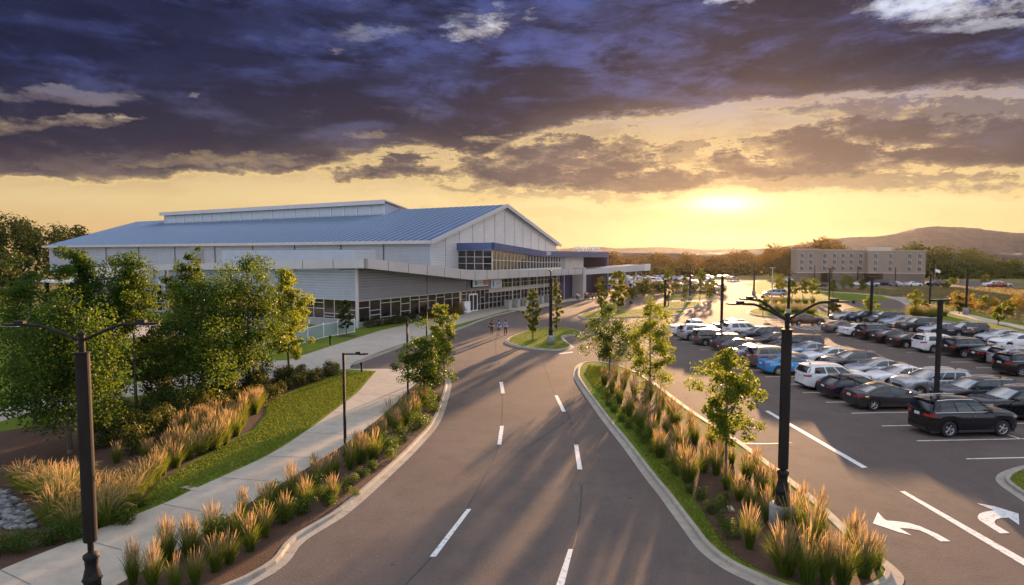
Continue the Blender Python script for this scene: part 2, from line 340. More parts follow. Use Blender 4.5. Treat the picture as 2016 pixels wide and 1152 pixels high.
# ---------------------------------------------------------------- geometry helpers
class MB:
    def __init__(s): s.v = []; s.f = []
    def add(s, vs, fs):
        b = len(s.v); s.v += [tuple(v) for v in vs]; s.f += [tuple(i + b for i in f) for f in fs]; return s
    def box(s, x0, x1, y0, y1, z0, z1, M=None):
        vs = [(x0, y0, z0), (x1, y0, z0), (x1, y1, z0), (x0, y1, z0), (x0, y0, z1), (x1, y0, z1), (x1, y1, z1), (x0, y1, z1)]
        if M is not None: vs = [tuple(M @ Vector(v)) for v in vs]
        return s.add(vs, [(0, 3, 2, 1), (4, 5, 6, 7), (0, 1, 5, 4), (1, 2, 6, 5), (2, 3, 7, 6), (3, 0, 4, 7)])
    def hexa(s, lo, hi):          # two quads (4 points each) joined into a solid
        return s.add(list(lo) + list(hi), [(0, 3, 2, 1), (4, 5, 6, 7), (0, 1, 5, 4), (1, 2, 6, 5), (2, 3, 7, 6), (3, 0, 4, 7)])
    def prism(s, poly, z0, z1):
        n = len(poly); vs = [(p[0], p[1], z0) for p in poly] + [(p[0], p[1], z1) for p in poly]
        return s.add(vs, [tuple(range(n))[::-1], tuple(range(n, 2 * n))] + [(i, (i + 1) % n, n + (i + 1) % n, n + i) for i in range(n)])
    def sheet(s, poly, z): return s.add([(p[0], p[1], z) for p in poly], [tuple(range(len(poly)))])
    def tube(s, pts, rad, n=8, cap=True):
        pts = [Vector(p) for p in pts]; rs = rad if isinstance(rad, (list, tuple)) else [rad] * len(pts)
        vs = []; fs = []
        for i, p in enumerate(pts):
            d = (pts[min(i + 1, len(pts) - 1)] - pts[max(i - 1, 0)]).normalized()
            a = d.cross(Vector((0, 0, 1)) if abs(d.z) < .9 else Vector((1, 0, 0))).normalized(); b = d.cross(a)
            vs += [p + (a * math.cos(2 * math.pi * k / n) + b * math.sin(2 * math.pi * k / n)) * rs[i] for k in range(n)]
        for i in range(len(pts) - 1):
            for k in range(n): fs.append((i * n + k, i * n + (k + 1) % n, (i + 1) * n + (k + 1) % n, (i + 1) * n + k))
        if cap: fs += [tuple(range(n))[::-1], tuple(range((len(pts) - 1) * n, len(pts) * n))]
        return s.add(vs, fs)
    def lathe(s, prof, n=20, axis='Z', c=(0, 0, 0), closed=False):
        vs = []; fs = []
        for r, h in prof:
            for k in range(n):
                a = 2 * math.pi * k / n
                p = (r * math.cos(a), r * math.sin(a), h) if axis == 'Z' else (r * math.cos(a), h, r * math.sin(a))
                vs.append((p[0] + c[0], p[1] + c[1], p[2] + c[2]))
        m = len(prof)
        for i in range(m - 1 + (1 if closed else 0)):
            j = (i + 1) % m
            for k in range(n): fs.append((i * n + k, i * n + (k + 1) % n, j * n + (k + 1) % n, j * n + k))
        return s.add(vs, fs)
    def mesh(s, name, smooth=False):
        me = bpy.data.meshes.new(name); me.from_pydata(s.v, [], s.f); me.update()
        if smooth: me.polygons.foreach_set('use_smooth', [True] * len(me.polygons))
        return me
    def build(s, name, m, parent=None, smooth=False, loc=None):
        me = s.mesh(name, smooth); me.materials.append(MATS[m] if isinstance(m, str) else m)
        o = bpy.data.objects.new(name, me); COL.objects.link(o)
        if parent is not None: o.parent = parent
        if loc is not None: o.location = loc
        return o
def tag(o, label=None, cat=None, group=None, kind=None):
    if label: o['label'] = label
    if cat: o['category'] = cat
    if group: o['group'] = group
    if kind: o['kind'] = kind
    return o
def empty(name, loc, rz=0, label=None, cat=None, group=None):
    o = bpy.data.objects.new(name, None); COL.objects.link(o); o.location = loc; o.rotation_euler = (0, 0, rz); o.empty_display_size = .3
    return tag(o, label, cat, group)
def children(o): return [c for c in bpy.data.objects if c.parent == o]
def struct(o): o['kind'] = 'structure'; return o

def spline(pts, n=6, closed=False):
    P_ = [Vector((p[0], p[1])) for p in pts]; m = len(P_); out_ = []
    rngi = range(m if closed else m - 1)
    for i in rngi:
        if closed: p0, p1, p2, p3 = P_[(i - 1) % m], P_[i], P_[(i + 1) % m], P_[(i + 2) % m]
        else: p0, p1, p2, p3 = P_[max(i - 1, 0)], P_[i], P_[i + 1], P_[min(i + 2, m - 1)]
        for k in range(n):
            t = k / n
            out_.append(.5 * ((2 * p1) + (p2 - p0) * t + (2 * p0 - 5 * p1 + 4 * p2 - p3) * t * t + (3 * p1 - p0 - 3 * p2 + p3) * t ** 3))
    if not closed: out_.append(P_[-1])
    return out_
def offset(path, d, closed=False):
    """shift to the left of travel by d"""
    m = len(path); o = []
    for i, p in enumerate(path):
        a = path[(i - 1) % m] if closed else path[max(i - 1, 0)]; b = path[(i + 1) % m] if closed else path[min(i + 1, m - 1)]
        t = (b - a).normalized(); o.append(p + Vector((-t.y, t.x)) * d)
    return o
def sweep(mb, path, prof, closed=False):
    """prof: list of (offset to the left, z)"""
    rows = [[(*q, z) for q in offset(path, d, closed)] for d, z in prof]
    m = len(path); vs = [p for r in rows for p in r]; fs = []
    for j in range(len(prof) - 1):
        for i in range(m if closed else m - 1):
            i2 = (i + 1) % m; fs.append((j * m + i, j * m + i2, (j + 1) * m + i2, (j + 1) * m + i))
    return mb.add(vs, fs)
def gpath(pix, z=0): return [G(x, y, z).xy for x, y in pix]
def ribbon(mb, path, w, z):
    L_, R_ = offset(path, w / 2), offset(path, -w / 2); m = len(path)
    return mb.add([(*p, z) for p in L_] + [(*p, z) for p in R_], [(i, m + i, m + i + 1, i + 1) for i in range(m - 1)])
KERB = [(0, .012), (.0, .022), (.30, .028), (.32, .13), (.34, .145), (.47, .148), (.49, .12)]
# ---------------------------------------------------------------- ground
def area(p): return sum(p[i].x * p[(i + 1) % len(p)].y - p[(i + 1) % len(p)].x * p[i].y for i in range(len(p))) / 2
def ccw(p): return p if area(p) > 0 else p[::-1]
xs = [-3000, -1200, -500, -250, -120, 0, 120, 250, 500, 1200, 3000]; ys = [-400, -100, 0, 100, 210, 300, 450, 800, 1500, 3000, 5200]
b = MB(); nn = len(xs)
b.add([(x, y, 0) for y in ys for x in xs], [(j * nn + i, j * nn + i + 1, (j + 1) * nn + i + 1, (j + 1) * nn + i) for j in range(len(ys) - 1) for i in range(nn - 1)])
struct(b.build('ground', 'meadow'))

left_kerb = [(440, 1190), (500, 1152), (600, 1067), (689, 1009), (778, 929), (831, 875.6), (866.7, 831), (884, 782), (889, 756), (884, 742), (862, 731), (820, 727), (771, 728)]
spur = [(771, 728), (690, 725)]
upper_kerb = [(690, 721), (756, 697), (824, 672), (899, 651), (967, 625), (1022, 612)]
road_px = [(300, 1330)] + left_kerb + spur + upper_kerb + [(1080, 603), (1118, 594), (1150, 589), (1200, 584), (1245, 577), (1300, 573), (1230, 566), (1150, 560), (1240, 553), (1400, 549), (1480, 556), (1560, 566), (1700, 574), (1830, 592), (1800, 612), (1797, 622), (1863, 634), (1926, 646), (2016, 656), (2200, 690), (2600, 900), (2900, 1500)]
A = gpath(road_px)
A = [Vector((-14, 8)), Vector((-9.5, 13))] + A[1:-1] + [Vector((60, 12)), Vector((60, -30)), Vector((-14, -30))]
mb = MB(); mb.sheet(A, .010); struct(mb.build('road', 'asphalt'))

# left verge: raised ground behind the kerb
lk = spline([Vector((-14.5, 3)), Vector((-12.2, 11.5))] + gpath(left_kerb[1:]), 6)
mb = MB(); sweep(mb, lk[::-1][::-1], KERB); struct(mb.build('kerb', 'kerb_concrete'))
uk = spline(gpath(upper_kerb), 5)
mb = MB(); sweep(mb, uk, [(d * .7, z) for d, z in KERB]); struct(mb.build('kerb', 'kerb_concrete'))

Zv = .12
verge = offset(lk, .47)
vp = [p for p in verge] + gpath([(690, 724)], Zv) + [p for p in offset(uk, .42)] + gpath([(1080, 602), (1110, 594)], Zv) + [Vector((8, 122)), Vector((-13, 103)), Vector((-30, 95)), Vector((-200, 140)), Vector((-200, 3))]
mb = MB(); mb.sheet(vp, Zv); struct(mb.build('lawn', 'lawn'))

walk_l = [(-260, 1240), (0, 1123), (161, 1059), (191, 1044), (322, 992), (390, 960), (525, 898), (600, 851), (656, 810), (700, 776), (715, 760), (740, 731), (700, 729), (672, 727)]
walk_r = [(-120, 1330), (235, 1150), (385, 1060), (500, 985), (600, 925), (689, 868), (760, 812), (805, 768), (850, 726)]
WL = spline(gpath(walk_l[:-3], Zv), 5) + gpath(walk_l[-3:], Zv); WR = spline(gpath(walk_r, Zv), 5)
mb = MB(); mb.sheet(WL + WR[::-1], Zv + .016); struct(mb.build('pavement', 'concrete'))
# plaza walk along the building, with the crossing apron
plz_up = [(430, 760), (540, 718), (583, 704), (654, 681), (748, 651), (824, 634), (914, 614), (960, 608), (1050, 598), (1125, 588), (1165, 585)]
plz_dn = [(1240, 577), (1180, 587), (1118, 594), (1080, 603), (1030, 612), (1000, 611), (899, 640), (831, 664), (752, 691), (700, 712), (690, 721), (690, 726), (672, 728), (640, 729), (560, 745)]
mb = MB(); mb.sheet(gpath(plz_up, Zv) + gpath(plz_dn, Zv), Zv + .012); struct(mb.build('plaza_pavement', 'concrete'))
mb = MB(); mb.sheet(gpath([(-60, 850), (60, 812), (330, 770), (520, 735), (600, 708), (500, 712), (300, 748), (60, 790), (-60, 815)], Zv), Zv + .01); struct(mb.build('garden_path', 'concrete'))
mb = MB(); mb.sheet(gpath([(150, 668), (420, 660), (640, 634), (560, 628), (300, 640), (150, 650)], Zv), Zv + .01); struct(mb.build('garden_path', 'concrete'))
# joints cut across the walk
mb = MB()
for (a, c) in [((0, 1123), (60, 1152)), ((161, 1062), (240, 1084)), ((320, 993), (460, 1020)), ((430, 941), (560, 950)), ((525, 899), (640, 902)), ((600, 852), (700, 857)), ((656, 812), (745, 818)), ((700, 777), (790, 780)), ((722, 752), (812, 756))]:
    ribbon(mb, [G(*a, Zv).xy, G(*c, Zv).xy], .035, Zv + .021)
struct(mb.build('pavement_joints', 'joint'))
mb = MB(); mb.sheet(ccw(gpath([(352, 962), (388, 968), (388, 961), (370, 957)], Zv)), Zv + .03)
struct(mb.build('utility_cover', 'concrete'))
# mulch beds
bed_far = [(-300, 1262), (0, 1124.5), (161, 1060.5), (190, 1046), (202, 1030), (281, 982), (311, 949), (375, 911), (450, 870), (499, 844), (521, 817), (525, 795), (562, 776), (637, 742), (671, 731), (640, 722), (560, 733), (460, 760), (300, 800), (0, 850), (-300, 900)]
mb = MB(); mb.sheet(gpath(bed_far, Zv), Zv + .006); struct(mb.build('mulch_bed', 'mulch'))
mb = MB(); mb.sheet(WR + [p for p in verge[::-1] if p.y > 10 and p.y < 53], Zv + .010)
struct(mb.build('mulch_bed', 'mulch'))
mb = MB(); c = G(682, 662, Zv); mb.sheet([Vector((c.x + 1.2 * math.cos(t / 12 * 6.283), c.y + .9 * math.sin(t / 12 * 6.283))) for t in range(12)], Zv + .02); struct(mb.build('mulch_ring', 'mulch'))

# raised islands
ISL = []
def island(pix, smooth=5, grass='lawn', inset=.47, world_pts=None):
    p = ccw(spline(world_pts or gpath(pix), smooth, closed=True))
    mb = MB(); sweep(mb, p, KERB if inset == .47 else [(d * inset / .47, z) for d, z in KERB], closed=True)
    struct(mb.build('kerb', 'kerb_concrete'))
    q = offset(p, inset, closed=True); ISL.append(q); mb = MB(); mb.sheet(q, Zv); struct(mb.build('island_lawn', grass)); return q
med = [(1129, 735), (1133, 751), (1178, 818), (1222, 875.6), (1267, 938), (1298, 978), (1346, 1045), (1374, 1082), (1418, 1117), (1475, 1146), (1560, 1180), (1680, 1190), (1750, 1172), (1779, 1148), (1767, 1122), (1695, 1065), (1619, 993), (1540, 930), (1456, 868), (1360, 806), (1288, 753), (1240, 727), (1190, 714), (1150, 714), (1134, 721)]
island(med)
mb = MB(); mb.sheet(ccw(spline(gpath([(1180, 745), (1205, 775), (1235, 815), (1270, 850), (1320, 905), (1352, 960), (1395, 1025), (1430, 1080), (1500, 1125), (1600, 1155), (1690, 1155), (1728, 1130), (1700, 1092), (1640, 1035), (1560, 965), (1480, 905), (1380, 835), (1300, 775), (1245, 740), (1200, 728)], Zv), 4, closed=True)), Zv + .008)
struct(mb.build('mulch_bed', 'mulch'))
isl = {}
isl['lamp'] = island([(993, 674), (1015, 683), (1050, 688), (1090, 691), (1118, 689), (1130, 683), (1118, 674), (1112, 664), (1142, 660), (1146, 654), (1125, 648), (1090, 645), (1050, 649), (1010, 661)], 4, inset=.4)
isl['a'] = island([(1138, 621), (1150, 628), (1200, 627), (1285, 624), (1340, 621), (1350, 613), (1290, 610), (1213, 612), (1160, 615)], 4, inset=.4)
island([(1278, 606), (1300, 609), (1350, 608), (1385, 601), (1372, 596), (1330, 595), (1290, 599)], 4, inset=.4)
island([(1310, 588), (1350, 590), (1418, 587), (1400, 582), (1340, 580)], 4, inset=.4)
island([(1470, 617), (1500, 624), (1580, 626), (1660, 628), (1672, 621), (1600, 614), (1510, 607), (1480, 610)], 4, inset=.4)
island([(1655, 611), (1700, 617), (1780, 620), (1800, 616), (1760, 610), (1690, 607)], 4, inset=.4)
island([(1500, 597), (1560, 602), (1640, 600), (1630, 592), (1540, 588), (1500, 590)], 4, inset=.4)
island([(1960, 946), (2010, 985), (2100, 1050), (2250, 1130), (2400, 1080), (2200, 930), (2050, 915), (1985, 925)], 5)
# kerb along the right side of the car park, grass beyond
rk = spline(gpath([(1790, 619), (1797, 623), (1863, 634), (1926, 646), (2016, 656), (2200, 690), (2600, 900)]), 5)
mb = MB(); sweep(mb, rk, [(d * .7, z) for d, z in KERB]); struct(mb.build('kerb', 'kerb_concrete'))
rv = offset(rk, .42)
pr = [(1768, 585), (1812, 597), (1862, 611), (1930, 628), (2016, 645), (2200, 680)]
mb = MB(); mb.sheet(rv + [Vector((140, 60)), Vector((170, 100))] + gpath([(2300, 600), (2016, 622), (1920, 604), (1850, 596), (1790, 590)], Zv), Zv - .02); struct(mb.build('verge_lawn', 'lawn'))
mb = MB(); ribbon(mb, spline(gpath(pr, Zv), 5), 2.4, Zv + .01); struct(mb.build('footpath', 'concrete'))
mb = MB(); ribbon(mb, spline(gpath([(1560, 571), (1640, 574), (1700, 578), (1768, 587), (1800, 600)], Zv), 5), 2.6, .02); struct(mb.build('footpath', 'concrete'))
mb = MB(); mb.sheet(gpath([(1480, 577), (1600, 590), (1760, 592), (1735, 582), (1640, 576), (1560, 573), (1480, 566)], .02), .03); struct(mb.build('verge_lawn', 'lawn'))
mb = MB(); mb.sheet(gpath([(1460, 560), (1500, 568), (1540, 567), (1560, 560), (1500, 553)], .02), .03); struct(mb.build('verge_lawn', 'lawn'))
# the hotel's own yard and the lane right of it
mb = MB(); mb.sheet(gpath([(1530, 561), (1600, 565.5), (1720, 566.5), (1850, 566.5), (1935, 566), (1990, 563), (1920, 558), (1850, 550), (1760, 549), (1530, 549)]), .012); struct(mb.build('yard_asphalt', 'asphalt'))
mb = MB(); mb.sheet(gpath([(2016, 562), (1950, 566), (1890, 562), (1840, 555), (1780, 552), (1840, 549), (1900, 553), (2016, 558)]), .016); struct(mb.build('lane', 'asphalt'))
mb = MB(); mb.sheet([Vector((-20, 175)), Vector((120, 175)), Vector((125, 215)), Vector((-20, 250))], .011); struct(mb.build('far_car_park', 'asphalt'))

# ---- painted markings
Zm = .0165
mb = MB()
def q(a): mb.sheet(gpath(a), Zm)
q([(983, 752.5), (990, 752.5), (994, 775), (986.5, 775)])
q([(984.5, 839), (992, 839), (987, 876), (979, 876)])
q([(919, 1003), (928, 1003), (858, 1097), (846, 1097)])
q([(1091.5, 779), (1098, 779), (1114, 811), (1106.5, 811)])
q([(1130, 876), (1138, 876), (1146.5, 925), (1137, 925)])
q([(1119, 1082), (1128, 1082), (1107, 1168), (1090, 1168)])
q([(1506, 810), (1513, 809), (1708, 921), (1697, 922)])
q([(1771, 968), (1781, 967.5), (2030, 1109), (2030, 1123)])
ax = lambda P_: [(1690 + x / 4.966, 920 + y / 4.966) for x, y in P_]
q(ax([(190, 443), (240, 500), (275, 525), (380, 533), (490, 548), (600, 580), (690, 620), (780, 660), (900, 728), (808, 730), (740, 690), (680, 655), (600, 622), (500, 603), (400, 598), (520, 670), (400, 640), (142, 552)]))
q(ax([(1155, 355), (1330, 385), (1565, 458), (1572, 568), (1470, 497), (1395, 500), (1345, 515), (1328, 540), (1345, 568), (1480, 648), (1385, 651), (1180, 520), (1165, 490), (1180, 460), (1230, 440), (1330, 425)]))
q([(1100, 696), (1128, 692.5), (1128, 694.5), (1102, 698)])
# stalls: rows run along r, stalls along s
RD = Vector((-.063, .998)); SD = Vector((.998, .063)); O1 = Vector((20.6, 30.45))
def RS(r, s): return O1 + RD * r + SD * s
PITCH = 2.7
def stall_line(r, s0, s1): ribbon(mb, [RS(r, s0), RS(r, s1)], .115, Zm)
for k in range(0, 15): stall_line(PITCH * k, 0, 5.5); 
for k in range(0, 15): stall_line(PITCH * k, 5.6, 11.1)
ribbon(mb, [RS(0, 5.55), RS(PITCH * 14, 5.55)], .11, Zm + .001)
stall_line(-2.75, 0.3, 9)
for k in range(3, 22): stall_line(PITCH * k - .2, 19.3, 24.8); stall_line(PITCH * k - .2, 24.9, 30.3)
ribbon(mb, [RS(7.8, 24.85), RS(PITCH * 21, 24.85)], .11, Zm + .001)
# hatched bay beside the lone dark sedan
hb_ = gpath([(1556, 647), (1588, 648.5), (1628, 650), (1606, 656), (1566, 658)])
for a_, c_ in [((1560, 643), (1590, 650)), ((1575, 643), (1603, 650)), ((1590, 643), (1616, 650)), ((1605, 644), (1628, 650)), ((1585, 649), (1628, 650)), ((1560, 643), (1625, 644))]:
    ribbon(mb, [G(*a_).xy, G(*c_).xy], .14, Zm + .002)
struct(mb.build('road_markings', 'paint_white'))
mb = MB()
for pth in ([(978, 655), (976, 690), (985, 725), (989, 780), (988, 840), (980, 885), (958, 930), (920, 1000), (880, 1062), (840, 1108), (790, 1160)], [(1062, 690), (1075, 730), (1093, 775), (1118, 815), (1133, 870), (1143, 930), (1144, 985), (1136, 1050), (1122, 1100)],
            [(1707, 925), (1730, 940), (1770, 966)], [(1200, 760), (1150, 800), (1100, 840), (1040, 880)], [(1130, 694), (1148, 710)], [(870, 762), (920, 745), (975, 728), (1010, 716)], [(1430, 872), (1500, 874), (1560, 872)]):
    ribbon(mb, spline(gpath(pth), 5), .05, .0135)
struct(mb.build('asphalt_seams', 'tar'))
# kerb joints every three metres, gutter grit
mb = MB()
for path_, sgn in ((lk, 1), (uk, .7)):
    acc = 0
    for a_, b_ in zip(path_[:-1], path_[1:]):
        acc += (b_ - a_).length
        if acc > 3.0 and a_.y > 12:
            acc = 0; t_ = (b_ - a_).normalized(); n_ = Vector((-t_.y, t_.x)); ribbon(mb, [a_ + n_ * .0, a_ + n_ * .31 * sgn], .022, .031)
            ribbon(mb, [a_ + n_ * .345 * sgn, a_ + n_ * .47 * sgn], .022, .1505)
struct(mb.build('kerb_joints', 'joint'))
# ---------------------------------------------------------------- the arena building
U = Vector((.497, .868)); W = Vector((-.869, .494))       # along the entrance front / along the long side
C0 = Vector((-19.55, 76.73)); P1 = Vector((-13.3, 99.9))
def at(o, s, w, z=0.0):
    p = o + U * s + W * w; return Vector((p.x, p.y, z))
arena = empty('sports_hall', (C0.x, C0.y, 0), 0, 'large grey metal clad sports hall with a gabled blue roof and glazed entrance front', 'building')
BO = Vector((C0.x, C0.y, 0))
def bpart(mb, name, m, parent=None, smooth=False):
    o = mb.build(name, m, parent or arena, smooth, None)
    if parent is None: o.location = -BO
    return o
def ribs(mb, o, d, nrm, L0, L1, z0, z1, pitch=.36, depth=.10, ext=None):
    """horizontal profiled cladding; ext(z) may clip the run"""
    z = z0; n = 0
    while z < z1 - .02:
        zz = min(z + pitch, z1)
        for (za, zb, oa, ob) in ((z, z + (zz - z) * .55, depth, depth), (z + (zz - z) * .55, z + (zz - z) * .7, depth, 0), (z + (zz - z) * .7, zz - .04 * pitch, 0, 0), (zz - .04 * pitch, zz, 0, depth)):
            (a0, a1) = ext(za) if ext else (L0, L1); (b0, b1) = ext(zb) if ext else (L0, L1)
            pts = [o + d * a0 + nrm * oa, o + d * a1 + nrm * oa, o + d * b1 + nrm * ob, o + d * b0 + nrm * ob]
            mb.add([(pts[0].x, pts[0].y, za), (pts[1].x, pts[1].y, za), (pts[2].x, pts[2].y, zb), (pts[3].x, pts[3].y, zb)], [(0, 1, 2, 3)])
        z = zz
def vbox(mb, o, d, nrm, s0, s1, n0, n1, z0, z1, z0b=None, z1b=None):
    z0b = z0 if z0b is None else z0b; z1b = z1 if z1b is None else z1b
    a, b_, c, e = o + d * s0 + nrm * n0, o + d * s1 + nrm * n0, o + d * s1 + nrm * n1, o + d * s0 + nrm * n1
    mb.hexa([(a.x, a.y, z0), (b_.x, b_.y, z0b), (c.x, c.y, z0b), (e.x, e.y, z0)], [(a.x, a.y, z1), (b_.x, b_.y, z1b), (c.x, c.y, z1b), (e.x, e.y, z1)])
nU = -W      # outward of the entrance front
nW = -U      # outward of the long side
# --- main hall
EZ = D(848, 474, 99.9).z; RZ = D(1001, 407, 99.9 * 110 / 90).z; EZ2 = 11.6
GW = 47.2; HALF = 23.3; LEN = 126.0
def gz(s): return EZ + (RZ - EZ) * s / HALF if s <= HALF else RZ + (EZ2 - RZ) * (s - HALF) / (GW - HALF)
mb = MB()
def gext(z):
    if z <= EZ2: return (0, GW)
    s0 = 0 if z <= EZ else HALF * (z - EZ) / (RZ - EZ)
    return (s0, HALF + (GW - HALF) * (z - RZ) / (EZ2 - RZ))
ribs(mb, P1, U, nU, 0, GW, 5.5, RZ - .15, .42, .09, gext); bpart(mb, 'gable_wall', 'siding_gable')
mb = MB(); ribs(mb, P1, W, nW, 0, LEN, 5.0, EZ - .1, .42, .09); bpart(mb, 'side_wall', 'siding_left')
for s in [4.0, 8.1, 12.3, 16.2, 20.0, 23.8, 27.6, 31.2, 34.8, 38.3, 41.6]: mb = MB(); vbox(mb, P1, U, nU, s - .05, s + .05, .03, .13, 5.5, gz(s) - .5); bpart(mb, 'panel_joint', 'soft_joint')
for s in [10, 20, 32, 44, 56, 70, 84, 98, 112]: mb = MB(); vbox(mb, P1, W, nW, s - .09, s + .09, .03, .18, 5.5, EZ - .3); bpart(mb, 'downpipe', 'joint')
mb = MB(); vbox(mb, P1, U, nU, -.12, .22, -.02, .14, 5, EZ - .1); bpart(mb, 'corner_trim', 'mullion')
# roof slopes with overhang and standing seams
def rp(s, w, dz=0.0): q_ = P1 + U * s + W * w; return (q_.x, q_.y, gz(min(max(s, -2), GW)) + dz if s >= 0 else EZ + (RZ - EZ) * s / HALF + dz)
mb = MB(); e0, e1 = -.9, LEN + .8
mb.hexa([rp(-.9, e0), rp(HALF, e0), rp(HALF, e1), rp(-.9, e1)], [rp(-.9, e0, .22), rp(HALF, e0, .22), rp(HALF, e1, .22), rp(-.9, e1, .22)])
def rp2(s, w, dz=0.0): q_ = P1 + U * s + W * w; return (q_.x, q_.y, RZ + (EZ2 - RZ) * (s - HALF) / (GW - HALF) + dz)
mb.hexa([rp2(HALF, e0), rp2(GW + .8, e0), rp2(GW + .8, e1), rp2(HALF, e1)], [rp2(HALF, e0, .22), rp2(GW + .8, e0, .22), rp2(GW + .8, e1, .22), rp2(HALF, e1, .22)])
roof = bpart(mb, 'roof', 'roof_metal')
mb = MB(); w = e0 + .3
while w < e1:
    mb.add([rp(-.9, w, .222), rp(HALF, w, .222), rp(HALF, w + .13, .222), rp(-.9, w + .13, .222), rp(-.9, w + .02, .285), rp(HALF, w + .02, .285), rp(HALF, w + .11, .285), rp(-.9, w + .11, .285)], [(0, 1, 5, 4), (3, 7, 6, 2), (4, 5, 6, 7), (0, 4, 7, 3), (1, 2, 6, 5)])
    w += 1.5
sm = mb.build('standing_seams', 'seam_metal', roof)
# rake trim and gutter
mb = MB()
def rake(sa, sb, f):
    p = [f(sa, e0 - .12, -.35), f(sb, e0 - .12, -.35), f(sb, e0, -.35), f(sa, e0, -.35)]; q_ = [f(sa, e0 - .12, .36), f(sb, e0 - .12, .36), f(sb, e0, .36), f(sa, e0, .36)]
    mb.hexa(p, q_)
rake(-1.0, HALF, rp); rake(HALF, GW + .9, rp2); bpart(mb, 'rake_trim', 'rake_grey')
mb = MB(); vbox(mb, P1, W, nW, e0, e1, .92, 1.25, EZ - .52, EZ + .02); bpart(mb, 'gutter', 'fascia_grey')
mb = MB(); vbox(mb, P1, W, nW, e0, e1, 0.08, .9, EZ - .34, EZ - .28); bpart(mb, 'soffit', 'joint')
# roof monitor
def solve(px, py, z_of):
    """point on the near roof slope seen at a photo position"""
    best = None
    for i in range(0, 400):
        s = HALF * i / 400
        r = Vector(_ray(px, py)); zt = gz(s)
        t = (zt - CH) / r.z; p = Vector((r.x * t, r.y * t)); dd = p - P1; ss = dd.dot(U)
        if best is None or abs(ss - s) < best[0]: best = (abs(ss - s), ss, dd.dot(W))
    return best[1], best[2]
ms, mw = solve(758, 424.5, None); ms2, mw2 = solve(326, 441.8, None)
ms = (ms + ms2) / 2
MZ = gz(ms) + 3.0
def mp(s, w, z): q_ = P1 + U * s + W * w; return (q_.x, q_.y, z)
print('monitor', ms, mw, mw2, MZ)
_t = D(755, 398, (P1 + U * ms + W * mw).y).z; MZ = _t
top = MZ
mback = HALF + 4
mb = MB(); mb.add([mp(ms, mw, gz(ms)), mp(ms, mw2, gz(ms)), mp(ms, mw2, top), mp(ms, mw, top), mp(mback, mw, RZ - .4), mp(mback, mw2, RZ - .4)], [(0, 3, 2, 1), (0, 4, 3), (1, 2, 5)])
monitor = bpart(mb, 'roof_monitor', 'siding_left')
tz = lambda s: top + (RZ + .1 - top) * (s - ms) / (mback - ms)
mb = MB(); mb.hexa([mp(ms - .8, mw - .6, tz(ms - .8)), mp(mback, mw - .6, tz(mback)), mp(mback, mw2 + .6, tz(mback)), mp(ms - .8, mw2 + .6, tz(ms - .8))], [mp(ms - .8, mw - .6, tz(ms - .8) + .25), mp(mback, mw - .6, tz(mback) + .25), mp(mback, mw2 + .6, tz(mback) + .25), mp(ms - .8, mw2 + .6, tz(ms - .8) + .25)])
mb.build('monitor_roof', 'fascia_grey', monitor)
mb = MB(); mb.hexa([mp(ms - .95, mw - .6, top - .45), mp(ms - .8, mw - .6, top - .45), mp(ms - .8, mw2 + .6, top - .45), mp(ms - .95, mw2 + .6, top - .45)], [mp(ms - .95, mw - .6, top + .45), mp(ms - .8, mw - .6, top + .45), mp(ms - .8, mw2 + .6, top + .45), mp(ms - .95, mw2 + .6, top + .45)])
mb.build('monitor_fascia', 'fascia_grey', monitor)
w = mw + .4; k = 0
while w < mw2 - 4:
    mb = MB(); mm = MB(); mb.hexa([mp(ms - .06, w, gz(ms) + .5), mp(ms - .03, w, gz(ms) + .5), mp(ms - .03, w + 3.6, gz(ms) + .5), mp(ms - .06, w + 3.6, gz(ms) + .5)], [mp(ms - .06, w, top - .5), mp(ms - .03, w, top - .5), mp(ms - .03, w + 3.6, top - .5), mp(ms - .06, w + 3.6, top - .5)])
    mm.hexa([mp(ms - .16, w - .22, gz(ms)), mp(ms - .02, w - .22, gz(ms)), mp(ms - .02, w - .02, gz(ms)), mp(ms - .16, w - .02, gz(ms))], [mp(ms - .16, w - .22, top), mp(ms - .02, w - .22, top), mp(ms - .02, w - .02, top), mp(ms - .16, w - .02, top)])
    w += 3.9
    mb.build('clerestory_panel', 'translucent_panel', monitor); mm.build('clerestory_mullion', 'trim_white', monitor)

# --- lower wing
FL = 66.0; SILL, HEAD = .78, 3.55
ztopU = lambda s: 8.4 + (6.6 - 8.4) * min(max(s, 0), 22) / 22
mb = MB(); vbox(mb, C0, U, nU, 0, 27.2, -.3, 0, 0, SILL); vbox(mb, C0, W, nW, .3, 40, -.3, 0, 0, SILL + .3); bpart(mb, 'concrete_base', 'concrete_wall')
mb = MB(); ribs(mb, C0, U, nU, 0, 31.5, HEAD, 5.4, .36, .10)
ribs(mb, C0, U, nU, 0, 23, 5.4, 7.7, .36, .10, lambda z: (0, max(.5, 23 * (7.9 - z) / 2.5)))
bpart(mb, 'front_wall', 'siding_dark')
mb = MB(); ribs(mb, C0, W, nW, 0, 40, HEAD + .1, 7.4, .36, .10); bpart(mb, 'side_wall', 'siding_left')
mb = MB(); vbox(mb, C0, U, nU, -.13, .16, -.13, .13, 0, 7.7); bpart(mb, 'corner_trim', 'mullion')
for s in (14.2, 24.6): mb = MB(); vbox(mb, C0, U, nU, s - .05, s + .05, .0, .13, HEAD, 6.3 if s < 20 else 5.5); bpart(mb, 'panel_joint', 'joint')
